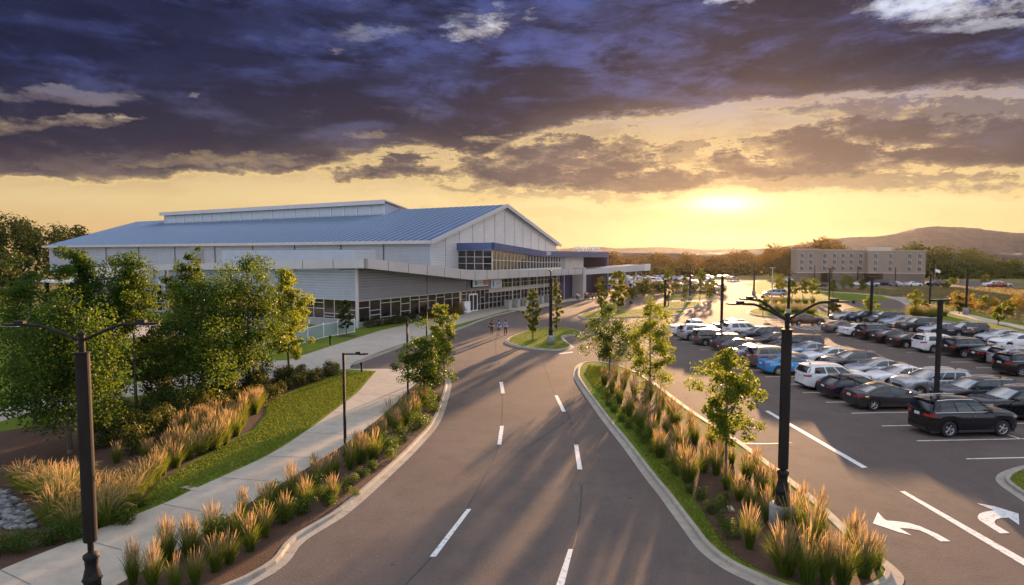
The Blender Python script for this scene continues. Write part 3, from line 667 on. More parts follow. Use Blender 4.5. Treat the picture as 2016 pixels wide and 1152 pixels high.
# glazing band, panes behind irregular mullions
def glazing(o, d, nrm, s0, s1, z0, z1, step, rows, name, depth=0.0, seed=1, bar=.07, headf=None, glass='glass_dark'):
    rr = random.Random(seed); mg = MB(); z1b = headf(s1) if headf else z1; z1a = headf(s0) if headf else z1
    vbox(mg, o, d, nrm, s0, s1, depth - .12, depth - .04, z0, z1a, z0, z1b)
    g = bpart(mg, name, glass)
    mm = MB(); n = max(1, round((s1 - s0) / step)); st = (s1 - s0) / n
    H_ = (lambda s: headf(s)) if headf else (lambda s: z1)
    for i in range(n + 1):
        s = s0 + i * st; vbox(mm, o, d, nrm, s - bar / 2, s + bar / 2, depth - .04, depth + .06, z0, H_(s))
    vbox(mm, o, d, nrm, s0, s1, depth - .05, depth + .055, z0 - .04, z0 + .04); vbox(mm, o, d, nrm, s0, s1, depth - .05, depth + .055, z1a - .08, z1a, z1b - .08, z1b)
    for i in range(n):
        zz = rr.sample(rows, k=min(len(rows), rr.choice((1, 2, 2)))) if isinstance(rows, list) else rows
        for f in zz:
            zc = z0 + (min(H_(s0 + i * st), H_(s0 + (i + 1) * st)) - z0) * f if f > 0 else z0
            vbox(mm, o, d, nrm, s0 + i * st, s0 + (i + 1) * st, depth - .045, depth + .05, zc - bar / 2, zc + bar / 2)
    f = mm.build('window_mullions', 'mullion', g); return g
glazing(C0, U, nU, .2, 22.6, SILL, HEAD, 1.95, [.12, .28, .5, .8, .66], 'ribbon_window', seed=3)
glazing(C0, U, nU, 23.1, 31.4, .15, HEAD, 1.4, [.3, .62, .85], 'ribbon_window', seed=5)
glazing(C0, W, nW, .2, 19, SILL + .3, HEAD + .1, 1.9, [.12, .28, .5, .8], 'ribbon_window', seed=9)
# double door under the end sign
dr = MB(); vbox(dr, C0, U, nU, 25.2, 27.6, .02, .07, .05, 2.9); door = bpart(dr, 'double_door', 'glass_dark')
dm = MB()
for s in (25.2, 26.4, 27.6): vbox(dm, C0, U, nU, s - .09, s + .09, .03, .14, .05, 2.95)
vbox(dm, C0, U, nU, 25.2, 27.6, .035, .135, 2.78, 2.98); vbox(dm, C0, U, nU, 25.2, 27.6, .035, .135, .05, .3)
dm.build('door_frame', 'white_board', door)
dm = MB(); vbox(dm, C0, U, nU, 22.9, 24.6, .3, .75, .1, 1.9); vbox(dm, C0, U, nU, 22.9, 24.6, .28, .3, .1, 1.95); bpart(dm, 'white_screen_panel', 'white_board')
# entrance glazing, two tall storeys divided by a white band
g = glazing(C0, U, nU, 31.7, 60, .15, 2.9, 1.45, [.35, .68], 'entrance_glazing', depth=-.3, seed=11)
g = glazing(C0, U, nU, 35.5, 60, 3.5, 5.15, 1.45, (.52,), 'upper_glazing', depth=-.3, seed=12)
mb = MB(); vbox(mb, C0, U, nU, 31.6, 60, -.28, -.1, 2.95, 3.45); bpart(mb, 'spandrel_band', 'beige_wall')
mb = MB(); vbox(mb, C0, U, nU, 31.4, 35.4, -.25, .02, 3.46, 5.2); bpart(mb, 'sign_backing', 'beige_wall')
for i in range(8): mb = MB(); vbox(mb, C0, U, nU, 36.5 + i * 3.1, 36.62 + i * 3.1, 1.6, 1.72, 0, 5.2); bpart(mb, 'canopy_column', 'mullion')
# grey canopy fascia round the lower wing
def poly3(mb, a, b_, th, n):     # slab between two (bottom,top) pairs with thickness th inward along n
    (pa, za0, za1), (pb, zb0, zb1) = a, b_
    ia, ib = pa + n * th, pb + n * th
    mb.hexa([(pa.x, pa.y, za0), (pb.x, pb.y, zb0), (ib.x, ib.y, zb0), (ia.x, ia.y, za0)], [(pa.x, pa.y, za1), (pb.x, pb.y, zb1), (ib.x, ib.y, zb1), (ia.x, ia.y, za1)])
K0 = C0 + nU * 3.0 + nW * 1.5
KL = C0 + W * 41 + nW * 1.5
KB = C0 + U * 22.5 + nU * 3.0
KE = C0 + U * 64.5 + nU * 3.0
mb = MB(); poly3(mb, (K0, 7.77, 8.95), (KL, 6.95, 7.8), .35, U); poly3(mb, (KB, 5.42, 6.9), (K0, 7.77, 8.95), .35, W); poly3(mb, (KE, 5.15, 6.3), (KB, 5.42, 6.9), .35, W)
canopy = bpart(mb, 'canopy_fascia', 'fascia_grey')
def jt(par, *a): mb = MB(); vbox(mb, *a); mb.build('fascia_joint', 'joint', par)
for i in range(1, 8):
    t = i / 8; p = K0.lerp(KL, t) ; jt(canopy, p, W, nW, -.025, .025, 0, .03, 7.77 + (6.95 - 7.77) * t, 8.95 + (7.8 - 8.95) * t)
for i in range(1, 6):
    t = i / 6; p = K0.lerp(KB, t); jt(canopy, p, U, nU, -.025, .025, 0, .03, 7.77 + (5.42 - 7.77) * t, 8.95 + (6.9 - 8.95) * t)
for i in range(0, 12):
    t = i / 12; p = KB.lerp(KE, t); jt(canopy, p, U, nU, -.025, .025, 0, .03, 5.42 + (5.15 - 5.42) * t, 6.9 + (6.3 - 6.9) * t)
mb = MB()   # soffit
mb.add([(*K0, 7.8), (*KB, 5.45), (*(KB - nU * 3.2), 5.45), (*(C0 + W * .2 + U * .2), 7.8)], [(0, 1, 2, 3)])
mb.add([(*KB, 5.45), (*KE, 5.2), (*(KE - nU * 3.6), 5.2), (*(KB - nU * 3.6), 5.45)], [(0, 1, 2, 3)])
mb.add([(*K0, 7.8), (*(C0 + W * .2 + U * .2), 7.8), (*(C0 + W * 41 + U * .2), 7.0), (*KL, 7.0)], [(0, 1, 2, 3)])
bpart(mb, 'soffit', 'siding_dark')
mb = MB()   # low roof deck
mb.add([(*(K0 + W * .4 + U * .4), 8.6), (*(KB + W * .4), 6.5), (*(KB + W * 12), 6.5), (*(K0 + W * 12 + U * 2), 8.3)], [(0, 1, 2, 3)])
mb.add([(*(KB + W * .4), 6.5), (*(KE + W * .4), 6.1), (*(KE + W * 12), 6.1), (*(KB + W * 12), 6.5)], [(0, 1, 2, 3)])
mb.add([(*(K0 + W * .4 + U * .4), 8.6), (*(K0 + W * 12 + U * 2), 8.3), (*(P1 + W * 40), 7.0), (*(KL + U * .4), 7.3)], [(0, 1, 2, 3)])
bpart(mb, 'low_roof', 'concrete_wall')
# plant screen on the low roof
S0 = Vector((D(698, 492, 80.0).x, 80.0))
mb = MB(); vbox(mb, S0, W, nW, 0, 27.5, -.3, 0, 7.4, 10.05); vbox(mb, S0, U, nU, 0.3, 4, -.2, 0, 7.4, 10.0); bpart(mb, 'plant_screen', 'siding_left')
mb = MB(); vbox(mb, S0 + W * 34, W, nW, 0, 1.5, -1.5, 0, 7.4, 10.3); vbox(mb, S0 + W * 34, W, nW, .2, 1.2, -1.4, .02, 9.0, 10.6); bpart(mb, 'roof_unit', 'hvac')
mb = MB(); a_ = S0 + U * 10 + W * 1; vbox(mb, a_, W, nW, 0, 1.2, -1.0, 0, 6.8, 7.5); bpart(mb, 'roof_vent', 'trim_white')
# --- glazed box with blue fascia
BX = Vector((-3.3, 103.2)); kS, eS = 18.5, 53.4
TZ = lambda s: 11.39 + (10.06 - 11.39) * min(s, kS) / kS + (0 if s < kS else (9.94 - 10.06) * (s - kS) / (eS - kS))
BZ = lambda s: 10.16 + (8.92 - 10.16) * min(s, kS) / kS + (0 if s < kS else (8.64 - 8.92) * (s - kS) / (eS - kS))
bl = 7.1
mb = MB()
def fas(sa, sb):
    poly3(mb, (BX + U * sb + nU * .5, BZ(sb), TZ(sb)), (BX + U * sa + nU * .5, BZ(sa), TZ(sa)), .4, W)
fas(-.5, kS); fas(kS, eS); poly3(mb, (BX + nU * .5 + nW * .5, BZ(0), TZ(0)), (BX + W * bl + nW * .5, BZ(0), TZ(0) - .0), .4, U)
bfas = bpart(mb, 'blue_fascia', 'fascia_blue')
for s in (4, 8.5, 13, 17.5, 22, 27, 32, 37, 42, 47): jt(bfas, BX + nU * .5, U, nU, s - .02, s + .02, 0, .02, BZ(s), TZ(s))
mb = MB(); mb.add([(*(BX + nU * .3 + nW * .3), TZ(0) - .1), (*(BX + U * kS + nU * .3), TZ(kS) - .1), (*(BX + U * kS + W * 8), TZ(kS) - .1), (*(BX + W * 8 + nW * .3), TZ(0) - .1)], [(0, 1, 2, 3)])
mb.add([(*(BX + U * kS + nU * .3), TZ(kS) - .1), (*(BX + U * eS + nU * .3), TZ(eS) - .1), (*(BX + U * eS + W * 10), TZ(eS) - .1), (*(BX + U * kS + W * 10), TZ(kS) - .1)], [(0, 1, 2, 3)])
mb.add([(*(BX + nU * .3 + nW * .3), BZ(0) + .02), (*(BX + U * kS + nU * .3), BZ(kS) + .02), (*(BX + U * kS + W * 8), BZ(kS) + .02), (*(BX + W * 8 + nW * .3), BZ(0) + .02)], [(0, 1, 2, 3)])
mb.add([(*(BX + U * kS + nU * .3), BZ(kS) + .02), (*(BX + U * eS + nU * .3), BZ(eS) + .02), (*(BX + U * eS + W * 10), BZ(eS) + .02), (*(BX + U * kS + W * 10), BZ(kS) + .02)], [(0, 1, 2, 3)])
bpart(mb, 'box_roof', 'fascia_grey')
glazing(BX, U, nU, 0, 27, 6.72, 9, 1.23, (.52,), 'front_glazing', seed=21, headf=lambda s: BZ(s), bar=.11, glass='glass_warm')
glazing(BX, W, nW, .1, bl, 6.72, BZ(0), 1.75, (.33, .66), 'side_glazing', seed=22, bar=.09)
mb = MB(); vbox(mb, BX, U, nU, -.2, 27, -.2, .12, 6.3, 6.7); vbox(mb, BX, W, nW, -.12, bl, -.2, .12, 6.3, 6.7); bpart(mb, 'window_sill', 'trim_white')
mb = MB(); vbox(mb, BX, U, nU, 27, 29.2, -.4, 0, 5.2, 8.8); bpart(mb, 'grey_panel', 'siding_dark')
mb = MB(); vbox(mb, BX, U, nU, 29.2, 40.5, -1.0, -.7, 5.2, 8.8); bpart(mb, 'beige_wall', 'beige_wall')
mb = MB(); vbox(mb, BX, U, nU, 29.2, 52.5, -6.3, -6.0, 0, 8.8); vbox(mb, BX, U, nU, 40.5, 40.8, -6, -.7, 0, 8.8); vbox(mb, BX, U, nU, 52.6, 53.2, -6, .2, 0, 8.7)
bpart(mb, 'blue_wall', 'blue_wall')
mb = MB(); vbox(mb, BX, U, nU, 52.4, 53.4, -.2, .5, 0, 9); bpart(mb, 'blue_pier', 'fascia_blue')
# lower blue walls, pier and porch glass
mb = MB(); vbox(mb, C0, U, nU, 60.1, 66.2, -.4, -.1, 0, 5.2); bpart(mb, 'entrance_wall', 'blue_wall')
mb = MB(); vbox(mb, C0, U, nU, 65.6, 67.2, .2, 2.8, 0, 6.5); bpart(mb, 'entrance_pier', 'fascia_grey')
PG = C0 + U * 67.2
glazing(PG, U, nU, 0, 5.5, .1, 5.0, 1.1, (.35, .6, .8), 'porch_glazing', depth=-2, seed=31)
mb = MB(); vbox(mb, PG, U, nU, 5.5, 15, -2.3, -2, 0, 5.4); bpart(mb, 'porch_wall', 'blue_wall')
# long canopy out to the V columns
CA = C0 + U * 67.2 + nU * 2.5; CB = Vector((30.5, 140.0)); CC_ = Vector((32.6, 141.5))
nn_ = Vector((-(CB - CA).y, (CB - CA).x)).normalized()
mb = MB(); poly3(mb, (CA, 4.95, 6.05), (CB, 5.65, 7.1), .4, nn_); can2 = bpart(mb, 'porch_canopy', 'fascia_grey')
mb = MB(); e_ = CB + Vector((2.2, 4.0)); poly3(mb, (CB, 5.62, 7.15), (e_, 5.62, 7.15), .4, Vector((-.9, .4))); mb.build('canopy_lit_end', 'trim_white', can2)  # sunlit end face, its brightness put in as white colour
mb = MB(); mb.add([(*CA, 5.9), (*CB, 7.0), (*(CB + nn_ * 7), 7.0), (*(CA + nn_ * 9), 5.9)], [(0, 1, 2, 3)]); mb.add([(*CA, 5.1), (*CB, 5.8), (*(CB + nn_ * 7), 5.8), (*(CA + nn_ * 9), 5.1)], [(0, 1, 2, 3)])
mb.build('canopy_deck', 'siding_dark', can2)
ft = Vector((27.3, 140.5))
for dx, dy in ((-1.5, 0), (1.6, .4), (-.9, 3), (2.2, 3.2)): mb = MB(); mb.tube([(ft.x, ft.y, .4), (ft.x + dx, ft.y + dy, 5.8)], .16, 8); bpart(mb, 'canopy_strut', 'steel')
mb = MB(); mb.box(ft.x - .7, ft.x + .7, ft.y - .6, ft.y + .6, 0, .55); bpart(mb, 'strut_footing', 'concrete_wall')
# --- far left entrance
E0 = C0 + W * 41
mb = MB(); vbox(mb, E0, W, nW, .3, 30, -.4, -.1, 0, 7.6); bpart(mb, 'rear_wall', 'siding_left')
glazing(E0, W, nW, 1, 14, .4, 4.6, 1.7, (.3, .55, .8), 'side_entrance_glazing', seed=41)
mb = MB(); vbox(mb, E0, W, nW, 8, 26, .1, 7, 4.75, 5.05); bpart(mb, 'side_canopy', 'trim_white')
mb = MB(); vbox(mb, E0, W, nW, 3, 20, .12, 1.2, 5.6, 7.4); bpart(mb, 'side_bulkhead', 'beige_wall')
for s in (12, 24): mb = MB(); vbox(mb, E0, W, nW, s, s + .5, 5.8, 6.3, 0, 4.75); bpart(mb, 'canopy_post', 'black_metal')
# --- lettering, numbers and the two signs
def text(body, size, depth, name, m, parent, M, width=None):
    cu = bpy.data.curves.new(name, 'FONT'); cu.body = body; cu.size = size; cu.extrude = depth; cu.align_x = 'CENTER'; cu.align_y = 'BOTTOM_BASELINE' if False else 'BOTTOM'
    to = bpy.data.objects.new(name, cu); COL.objects.link(to)
    dg = bpy.context.evaluated_depsgraph_get(); me = bpy.data.meshes.new_from_object(to.evaluated_get(dg)); COL.objects.unlink(to); bpy.data.objects.remove(to)
    me.materials.clear(); me.materials.append(MATS[m]); me.name = name
    xs_ = [v.co.x for v in me.vertices]; wd = max(xs_) - min(xs_)
    if width: me.transform(Matrix.Diagonal((width / wd, 1, 1, 1)))
    me.transform(M)
    o = bpy.data.objects.new(name, me); COL.objects.link(o); o.parent = parent; return o
def frame(o, s, n, z):     # text frame facing out of the entrance front
    p = o + U * s + nU * n; return Matrix(((U.x, 0, nU.x, p.x), (U.y, 0, nU.y, p.y), (0, 1, 0, z), (0, 0, 0, 1)))
t = text('THE RUKEY CENTRE', 1.3, .09, 'roof_lettering', 'white_board', arena, frame(BX, 40.5, .3, 9.95), 15.5); t.location = -BO
t = text('201', 1.0, .03, 'wall_number', 'white_board', arena, frame(BX + U * 0, 20.3, .56, 9.05), 1.9); t.location = -BO
def sign(s0, s1, z0, z1, n, base):
    m1 = MB(); vbox(m1, C0, U, nU, s0, s1, n, n + .25, z0, z1); f = bpart(m1, 'wall_sign', 'sign_frame' if base else 'beige_wall')
    m2 = MB(); vbox(m2, C0, U, nU, s0 + .12, s1 - .12, n + .25, n + .27, z0 + .12, z1 - .12); m2.build('sign_face', 'white_board', f); return f
f1 = sign(25.6, 30.6, 4.0, 5.35, .2, True)
def disc(mbx, s, z, r, n, k=18, sz=1.0):
    p = C0 + nU * n; mbx.add([(*(p + U * (s + r * math.cos(6.283 * i / k))), z + sz * r * math.sin(6.283 * i / k)) for i in range(k)], [tuple(range(k))])
m3 = MB(); disc(m3, 26.7, 4.7, .42, .475); m3.build('sign_emblem', 'sign_teal', f1)
m3 = MB(); vbox(m3, C0, U, nU, 28.9, 30.3, .47, .478, 4.35, 5.08); m3.build('sign_block', 'sign_orange', f1)
t = text('G', .55, .005, 'sign_letter', 'white_board', f1, frame(C0, 29.6, .49, 4.42))
t = text('CENTER', .3, .005, 'sign_word', 'sign_teal', f1, frame(C0, 27.9, .48, 4.55), 1.3)
f2 = sign(31.6, 35.3, 3.55, 5.15, .03, False)
m3 = MB()
for (s, z, r, sz) in ((32.4, 4.95, .12, 1), (32.35, 4.55, .22, 1.5), (32.5, 4.1, .14, 2.0), (32.25, 4.0, .1, 2.2)): disc(m3, s, z, r, .305, 14, sz)
m3.build('runner_figure', 'sign_blue', f2)
t = text('SPORTS', .42, .004, 'sign_word', 'sign_teal', f2, frame(C0, 34.0, .305, 4.1), 1.5)
t = text('ATHLETIC', .3, .004, 'sign_word', 'sign_teal', f2, frame(C0, 34.0, .305, 3.78), 1.5)

# fence beside the corner
fen = empty('glass_fence', C0.to_3d() , 0, 'low fence of frosted panels and white posts by the hall corner', 'fence')
fp = [G(698, 655, .1).xy, G(665, 661, .1).xy, G(637, 666, .1).xy, G(606, 675, .1).xy, G(570, 684, .1).xy, G(520, 690, .1).xy]
for a_, c_ in zip(fp[:-1], fp[1:]):
    mp_ = MB(); mr = MB(); d_ = (c_ - a_).normalized(); n_ = Vector((-d_.y, d_.x)); L_ = (c_ - a_).length
    vbox(mp_, a_, d_, n_, .05, L_ - .05, -.015, .015, .25, 1.65)
    mp_.build('fence_panel', 'fence_panel', fen, loc=-C0.to_3d())
    for z in (.2, 1.65): mr = MB(); vbox(mr, a_, d_, n_, .05, L_ - .05, -.03, .03, z, z + .06); mr.build('fence_rail', 'white_board', fen, loc=-C0.to_3d())
for a_ in fp:
    m1 = MB(); m1.box(a_.x - .05, a_.x + .05, a_.y - .05, a_.y + .05, .1, 1.85); m1.build('fence_post', 'white_board', fen, loc=-C0.to_3d())
# square planters in front of the glass
for i, s in enumerate([33.4, 36.4, 39.6, 42.6, 45.8, 49.2, 52.6]):
    p = C0 + U * s + nU * 2.6
    m1 = MB(); prof = [(.62, 0), (.66, .1), (.72, 1.35), (.78, 1.36), (.78, 1.5), (.66, 1.5), (.66, 1.4), (.0, 1.38)]
    m1.lathe([(r * 1.0, z) for r, z in prof], 4); o = m1.build('planter', 'concrete_wall', None, loc=(p.x, p.y, .12)); o.rotation_euler = (0, 0, math.atan2(U.y, U.x) + math.pi / 4)
    tag(o, 'square grey concrete planter standing in a row before the entrance glass', 'planter', 'planters before the entrance glass')
# ---------------------------------------------------------------- plants
def quads_mesh(name, centers, normals, ups, w, h, tint, m, fold=.0):
    """many small leaf shaped faces (a kite of 4 points each) as one mesh"""
    n = len(centers); side = np.cross(normals, ups); side /= np.linalg.norm(side, axis=1, keepdims=True) + 1e-9
    up = np.cross(side, normals)
    w = np.broadcast_to(w, (n,))[:, None]; h = np.broadcast_to(h, (n,))[:, None]
    v = np.empty((n, 4, 3)); v[:, 0] = centers - up * h * .5; v[:, 1] = centers + side * w * .5 + normals * fold * w; v[:, 2] = centers + up * h * .5; v[:, 3] = centers - side * w * .5 + normals * fold * w
    me = bpy.data.meshes.new(name); me.vertices.add(n * 4); me.vertices.foreach_set('co', v.reshape(-1))
    me.loops.add(n * 4); me.loops.foreach_set('vertex_index', np.arange(n * 4, dtype=np.int32))
    me.polygons.add(n); me.polygons.foreach_set('loop_start', np.arange(0, n * 4, 4, dtype=np.int32)); me.polygons.foreach_set('loop_total', np.full(n, 4, dtype=np.int32))
    me.update(calc_edges=True)
    at = me.attributes.new('tint', 'FLOAT', 'FACE'); at.data.foreach_set('value', np.asarray(tint, dtype=np.float32)); me.materials.append(MATS[m]); return me
def rnd_dirs(n, r): d = r.normal(size=(n, 3)); return d / np.linalg.norm(d, axis=1, keepdims=True)

def tree_meshes(seed, H, rad, base, leaf, nleaf, lsize, shape='round', trunk=.09, nb=26, sparse=.0, lean=0):
    r = np.random.default_rng(seed); rr = random.Random(seed)
    tm = MB(); pts = []; x = y = 0
    for i in range(8):
        f = i / 7; x += rr.uniform(-.06, .06) * H * .12; y += rr.uniform(-.06, .06) * H * .12; pts.append((x * f + lean * f, y * f, f * H * .93))
    tm.tube(pts, [trunk * (1 - .85 * i / 7) + .008 for i in range(8)], 8)
    tm.tube([(0, 0, -.05), (0, 0, .22)], [trunk * 1.5, trunk], 8)
    def env(f):           # crown radius by height fraction inside the crown
        if shape == 'round': return rad * max(.18, math.sin(math.pi * min(1, .13 + .87 * f) ** .85) ** .8)
        if shape == 'ovate': return rad * (1 - f) ** .62 * min(1, .55 + f * 3.0) + .08 * rad
        if shape == 'cone': return rad * (1 - f) ** .8 * min(1, .45 + f * 4) + .12 * rad
        if shape == 'column': return rad * (max(.0, math.sin(math.pi * (.12 + .83 * f)))) ** .55
        if shape == 'vase': return rad * (.35 + .65 * math.sin(math.pi * (.05 + .72 * f)))
        return rad
    cl = []; wt_ = []
    for i in range(nb):
        f = (i + rr.random() * .8) / nb; z0 = base + (H - base) * f; a = i * 2.4 + rr.uniform(-.5, .5); e = env(f) * rr.uniform(.62, 1.05)
        k = min(7, max(0, int(z0 / (H * .93) * 7))); p0 = Vector(pts[min(k, 7)]); p0.z = z0 - e * .35 * (1 if shape != 'column' else 1.6)
        p0.z = max(p0.z, base * .8); end = Vector((p0.x + math.cos(a) * e, p0.y + math.sin(a) * e, z0 + rr.uniform(-.1, .2) * e))
        mid = p0.lerp(end, .5) + Vector((0, 0, .08 * e)); tr_ = trunk * .38 * (1 - .6 * f)
        tm.tube([p0, mid, end], [tr_, tr_ * .6, tr_ * .2], 5, cap=False)
        m_ = max(2, int(2 + e * 1.6))
        for j in range(m_):
            t = .3 + .72 * (j + rr.random()) / m_; c = p0.lerp(end, t); sp = (.10 + .16 * rr.random()) * max(rad, .8) * (1 if shape != 'column' else .8)
            c += Vector((rr.gauss(0, sp), rr.gauss(0, sp), rr.gauss(0, sp * .8))); cl.append((c, sp * rr.uniform(.75, 1.3))); wt_.append(sp ** 1.6)
    cl.append((Vector(pts[-1]) + Vector((0, 0, .03 * H)), rad * .12)); wt_.append((rad * .16) ** 1.6)
    wt_ = np.array(wt_); wt_ *= 1 - sparse * r.random(len(wt_)); wt_ /= wt_.sum()
    idx = r.choice(len(cl), nleaf, p=wt_); C_ = np.array([tuple(c[0]) for c in cl])[idx]; S_ = np.array([c[1] for c in cl])[idx][:, None]
    off = rnd_dirs(nleaf, r) * (r.random((nleaf, 1)) ** .45) * S_ * 1.35; off[:, 2] *= .8
    pos = C_ + off
    nrm = off / (np.linalg.norm(off, axis=1, keepdims=True) + 1e-6) * .6 + rnd_dirs(nleaf, r) * .8 + np.array([0, 0, .35]); nrm /= np.linalg.norm(nrm, axis=1, keepdims=True)
    tint = np.clip(.5 * r.random(nleaf) + .5 * r.random(len(cl))[idx], 0, 1)
    s = lsize * (.7 + .6 * r.random(nleaf))
    return tm.mesh('trunk', True), quads_mesh('crown', pos, nrm, rnd_dirs(nleaf, r), s * .8, s, tint, leaf, .12)
def put_tree(meshes, loc, rz=0, sc=1.0, name='tree', label='', cat='tree', group=None, scz=None):
    e = empty(name, loc, rz, label, cat, group); e.scale = (sc, sc, scz or sc)
    t = bpy.data.objects.new('trunk', meshes[0]); c = bpy.data.objects.new('crown', meshes[1])
    if not meshes[0].materials: meshes[0].materials.append(MATS['bark'])
    for o in (t, c): COL.objects.link(o); o.parent = e
    return e
def g3(px, py, z=Zv): p = G(px, py, z); return (p.x, p.y, z)
def tree_at(px, py, top, seed, radpx, leaf, nleaf, lsize, name, label, shape='round', basepx=None, trunk=.09, nb=26, sparse=0., z=Zv, cat='tree', group=None, lean=0, Hmul=1.0):
    p = G(px, py, z); d_ = D(px, top, p.y); H = (d_.z - z) * Hmul; rad = radpx / F * p.y
    if shape == 'ovate': H *= .955
    bz = H * .3 if basepx is None else max(.25, D(px, basepx, p.y).z - z)
    return put_tree(tree_meshes(seed, H, rad, bz, leaf, nleaf, lsize, shape, trunk, nb, sparse, lean), (p.x, p.y, z), seed * 1.3, 1.0, name, label, cat, group)

# big trees of the left garden
tree_at(138, 893, 590, 11, 128, 'leaf_maple', 24000, .118, 'maple_tree', 'broad dark green maple at the far left behind the tall double lamp', 'ovate', basepx=810, trunk=.11, nb=36, sparse=.6)
tree_at(70, 835, 515, 32, 75, 'leaf_maple', 11000, .125, 'maple_tree', 'maple at the left edge whose crown reaches over the broad one', 'ovate', basepx=720, trunk=.1, nb=30)
tree_at(166, 810, 478, 12, 58, 'leaf_maple', 13000, .135, 'maple_tree', 'tallest maple of the garden, its top crossing the end of the blue roof', 'ovate', basepx=660, trunk=.12, nb=30, sparse=.5)
tree_at(268, 800, 495, 13, 62, 'leaf_maple', 12000, .13, 'maple_tree', 'loose topped maple before the side entrance, left of the thin one', 'ovate', basepx=640, trunk=.09, nb=26, sparse=.6)
tree_at(400, 798, 545, 14, 106, 'leaf_maple', 24000, .125, 'maple_tree', 'dense round dark maple in the middle of the garden bed', 'ovate', basepx=735, trunk=.11, nb=36, sparse=.6)
tree_at(372, 760, 483, 15, 50, 'leaf_maple', 8000, .13, 'maple_tree', 'thin open topped maple rising in front of the grey canopy', 'ovate', basepx=620, trunk=.09, nb=20, sparse=.75)
tree_at(492, 772, 503, 16, 82, 'leaf_maple', 19000, .13, 'maple_tree', 'full yellow green maple left of the narrow one, before the cladding', 'ovate', basepx=705, trunk=.11, nb=32, sparse=.6)
tree_at(569, 745, 532, 17, 45, 'leaf_young', 16000, .13, 'maple_tree', 'narrow bright maple beside the ribbon window, rightmost of the garden', basepx=690, trunk=.09, nb=30, sparse=.2)
tree_at(330, 790, 640, 18, 60, 'leaf_dark', 8000, .15, 'understorey_tree', 'low dark tree filling the gap between the garden maples', basepx=760, trunk=.07)
tree_at(216, 800, 600, 19, 60, 'leaf_maple', 8000, .15, 'understorey_tree', 'mid height tree just right of the tall double lamp', basepx=760, trunk=.07)
# trees by the roads
tree_at(835, 795, 662, 21, 54, 'leaf_maple', 8500, .12, 'street_tree', 'spreading low oak at the end of the kerbside bed', basepx=750, trunk=.07, nb=26, sparse=.3)
tree_at(874, 742, 598, 22, 34, 'leaf_young', 7500, .12, 'street_tree', 'upright yellow green oak just behind the spreading one', basepx=705, trunk=.07, nb=24, sparse=.4)
tree_at(1428, 950, 694, 23, 62, 'leaf_young', 8500, .105, 'street_tree', 'young oak nearest the camera in the right median, with a bare lower trunk', basepx=858, trunk=.055, nb=26, sparse=.6)
tree_at(1280, 768, 594, 24, 50, 'leaf_young', 8500, .125, 'street_tree', 'young oak behind the nearest one in the right median, taller of the pair', basepx=745, trunk=.06, nb=24, sparse=.6)
tree_at(1200, 735, 603, 25, 52, 'leaf_maple', 8000, .13, 'street_tree', 'open crowned oak at the head of the right median', basepx=705, trunk=.06, nb=20, sparse=.65)
tree_at(1049, 669, 572, 26, 18, 'leaf_pear', 3000, .22, 'pear_tree', 'columnar pear in front of the lamp on the oval island', 'column', 650, .07, 24)
tree_at(1096, 650, 556, 27, 13, 'leaf_pear', 2400, .22, 'pear_tree', 'narrow columnar pear right behind the lamp on the oval island', 'column', 636, .07, 22)
tree_at(1185, 622, 545, 28, 14, 'leaf_pear', 2600, .26, 'pear_tree', 'columnar pear beside the group at the entrance', 'column', 604, .08, 22)
tree_at(1217, 615, 532, 29, 19, 'leaf_pear', 3200, .27, 'pear_tree', 'full flame shaped pear in front of the V columns', 'column', 598, .08, 24)
tree_at(1316, 602, 528, 30, 13, 'leaf_pear', 2200, .3, 'pear_tree', 'flame shaped pear right of the short dark lot lamp', 'column', 588, .08, 20)
tree_at(1347, 603, 541, 31, 7, 'leaf_pear', 1300, .28, 'pear_tree', 'very slim pear beside the pale marker post', 'column', 590, .06, 16)
tree_at(1378, 590, 530, 33, 12, 'leaf_pear', 2200, .3, 'pear_tree', 'round shouldered pear right of the tall lot lamp on its island', 'column', 575, .08, 20)
tree_at(1397, 587, 548, 34, 10, 'leaf_pear', 1300, .3, 'pear_tree', 'low pear touching the round shouldered one', 'column', 580, .06, 16)
tree_at(682, 661, 590, 35, 17, 'leaf_dark', 2200, .17, 'sapling', 'small sapling in a mulch ring before the corner of the hall', 'column', 642, .05, 20, .3)
spots = [(1502, 622, 583, 10, 'small leafy tree at the left end of the long island'), (1643, 622, 594, 14, 'small golden tree beyond the dark sedan'), (1712, 616, 586, 15, 'small round tree on the island behind the third row'), (1800, 622, 572, 17, 'yellowing tree at the corner of the car park by the tall grasses'),
         (1818, 618, 590, 9, 'sapling close to the yellowing corner tree'), (1888, 618, 585, 12, 'dark narrow cedar left of the tall field lamp'), (1935, 606, 587, 14, 'small shrubby tree in the field right of the field lamp'), (1985, 622, 592, 14, 'yellow green bushy tree near the right edge of the field'), (1965, 640, 606, 10, 'thin bare sapling on the verge lawn at the right'),
         (1536, 583, 540, 13, 'bright small tree left of the hotel, tallest of its row'), (1560, 585, 553, 13, 'round small tree under the left end of the hotel'), (1580, 588, 547, 11, 'yellow small tree in front of the hotel corner'), (1600, 588, 550, 14, 'spreading small tree before the hotel car entrance'), (1640, 583, 551, 9, 'slim small tree right of the hotel car entrance'), (1663, 572, 540, 10, 'small tree by the hotel wall, second from its middle'), (1676, 570, 547, 8, 'low small tree in the middle of the hotel front'), (1698, 573, 549, 9, 'small tree under the recess of the hotel'),
         (1863, 570, 555, 7, 'tiny tree on the bank beside the lane'), (1876, 562, 548, 9, 'tiny round tree by the bend of the lane'), (1940, 562, 541, 9, 'tiny yellow tree at the wood edge behind the lane'), (1300, 578, 555, 12, 'low tree under the glowing wood behind the columns'), (1268, 584, 549, 17, 'dark spreading tree behind the V columns')]
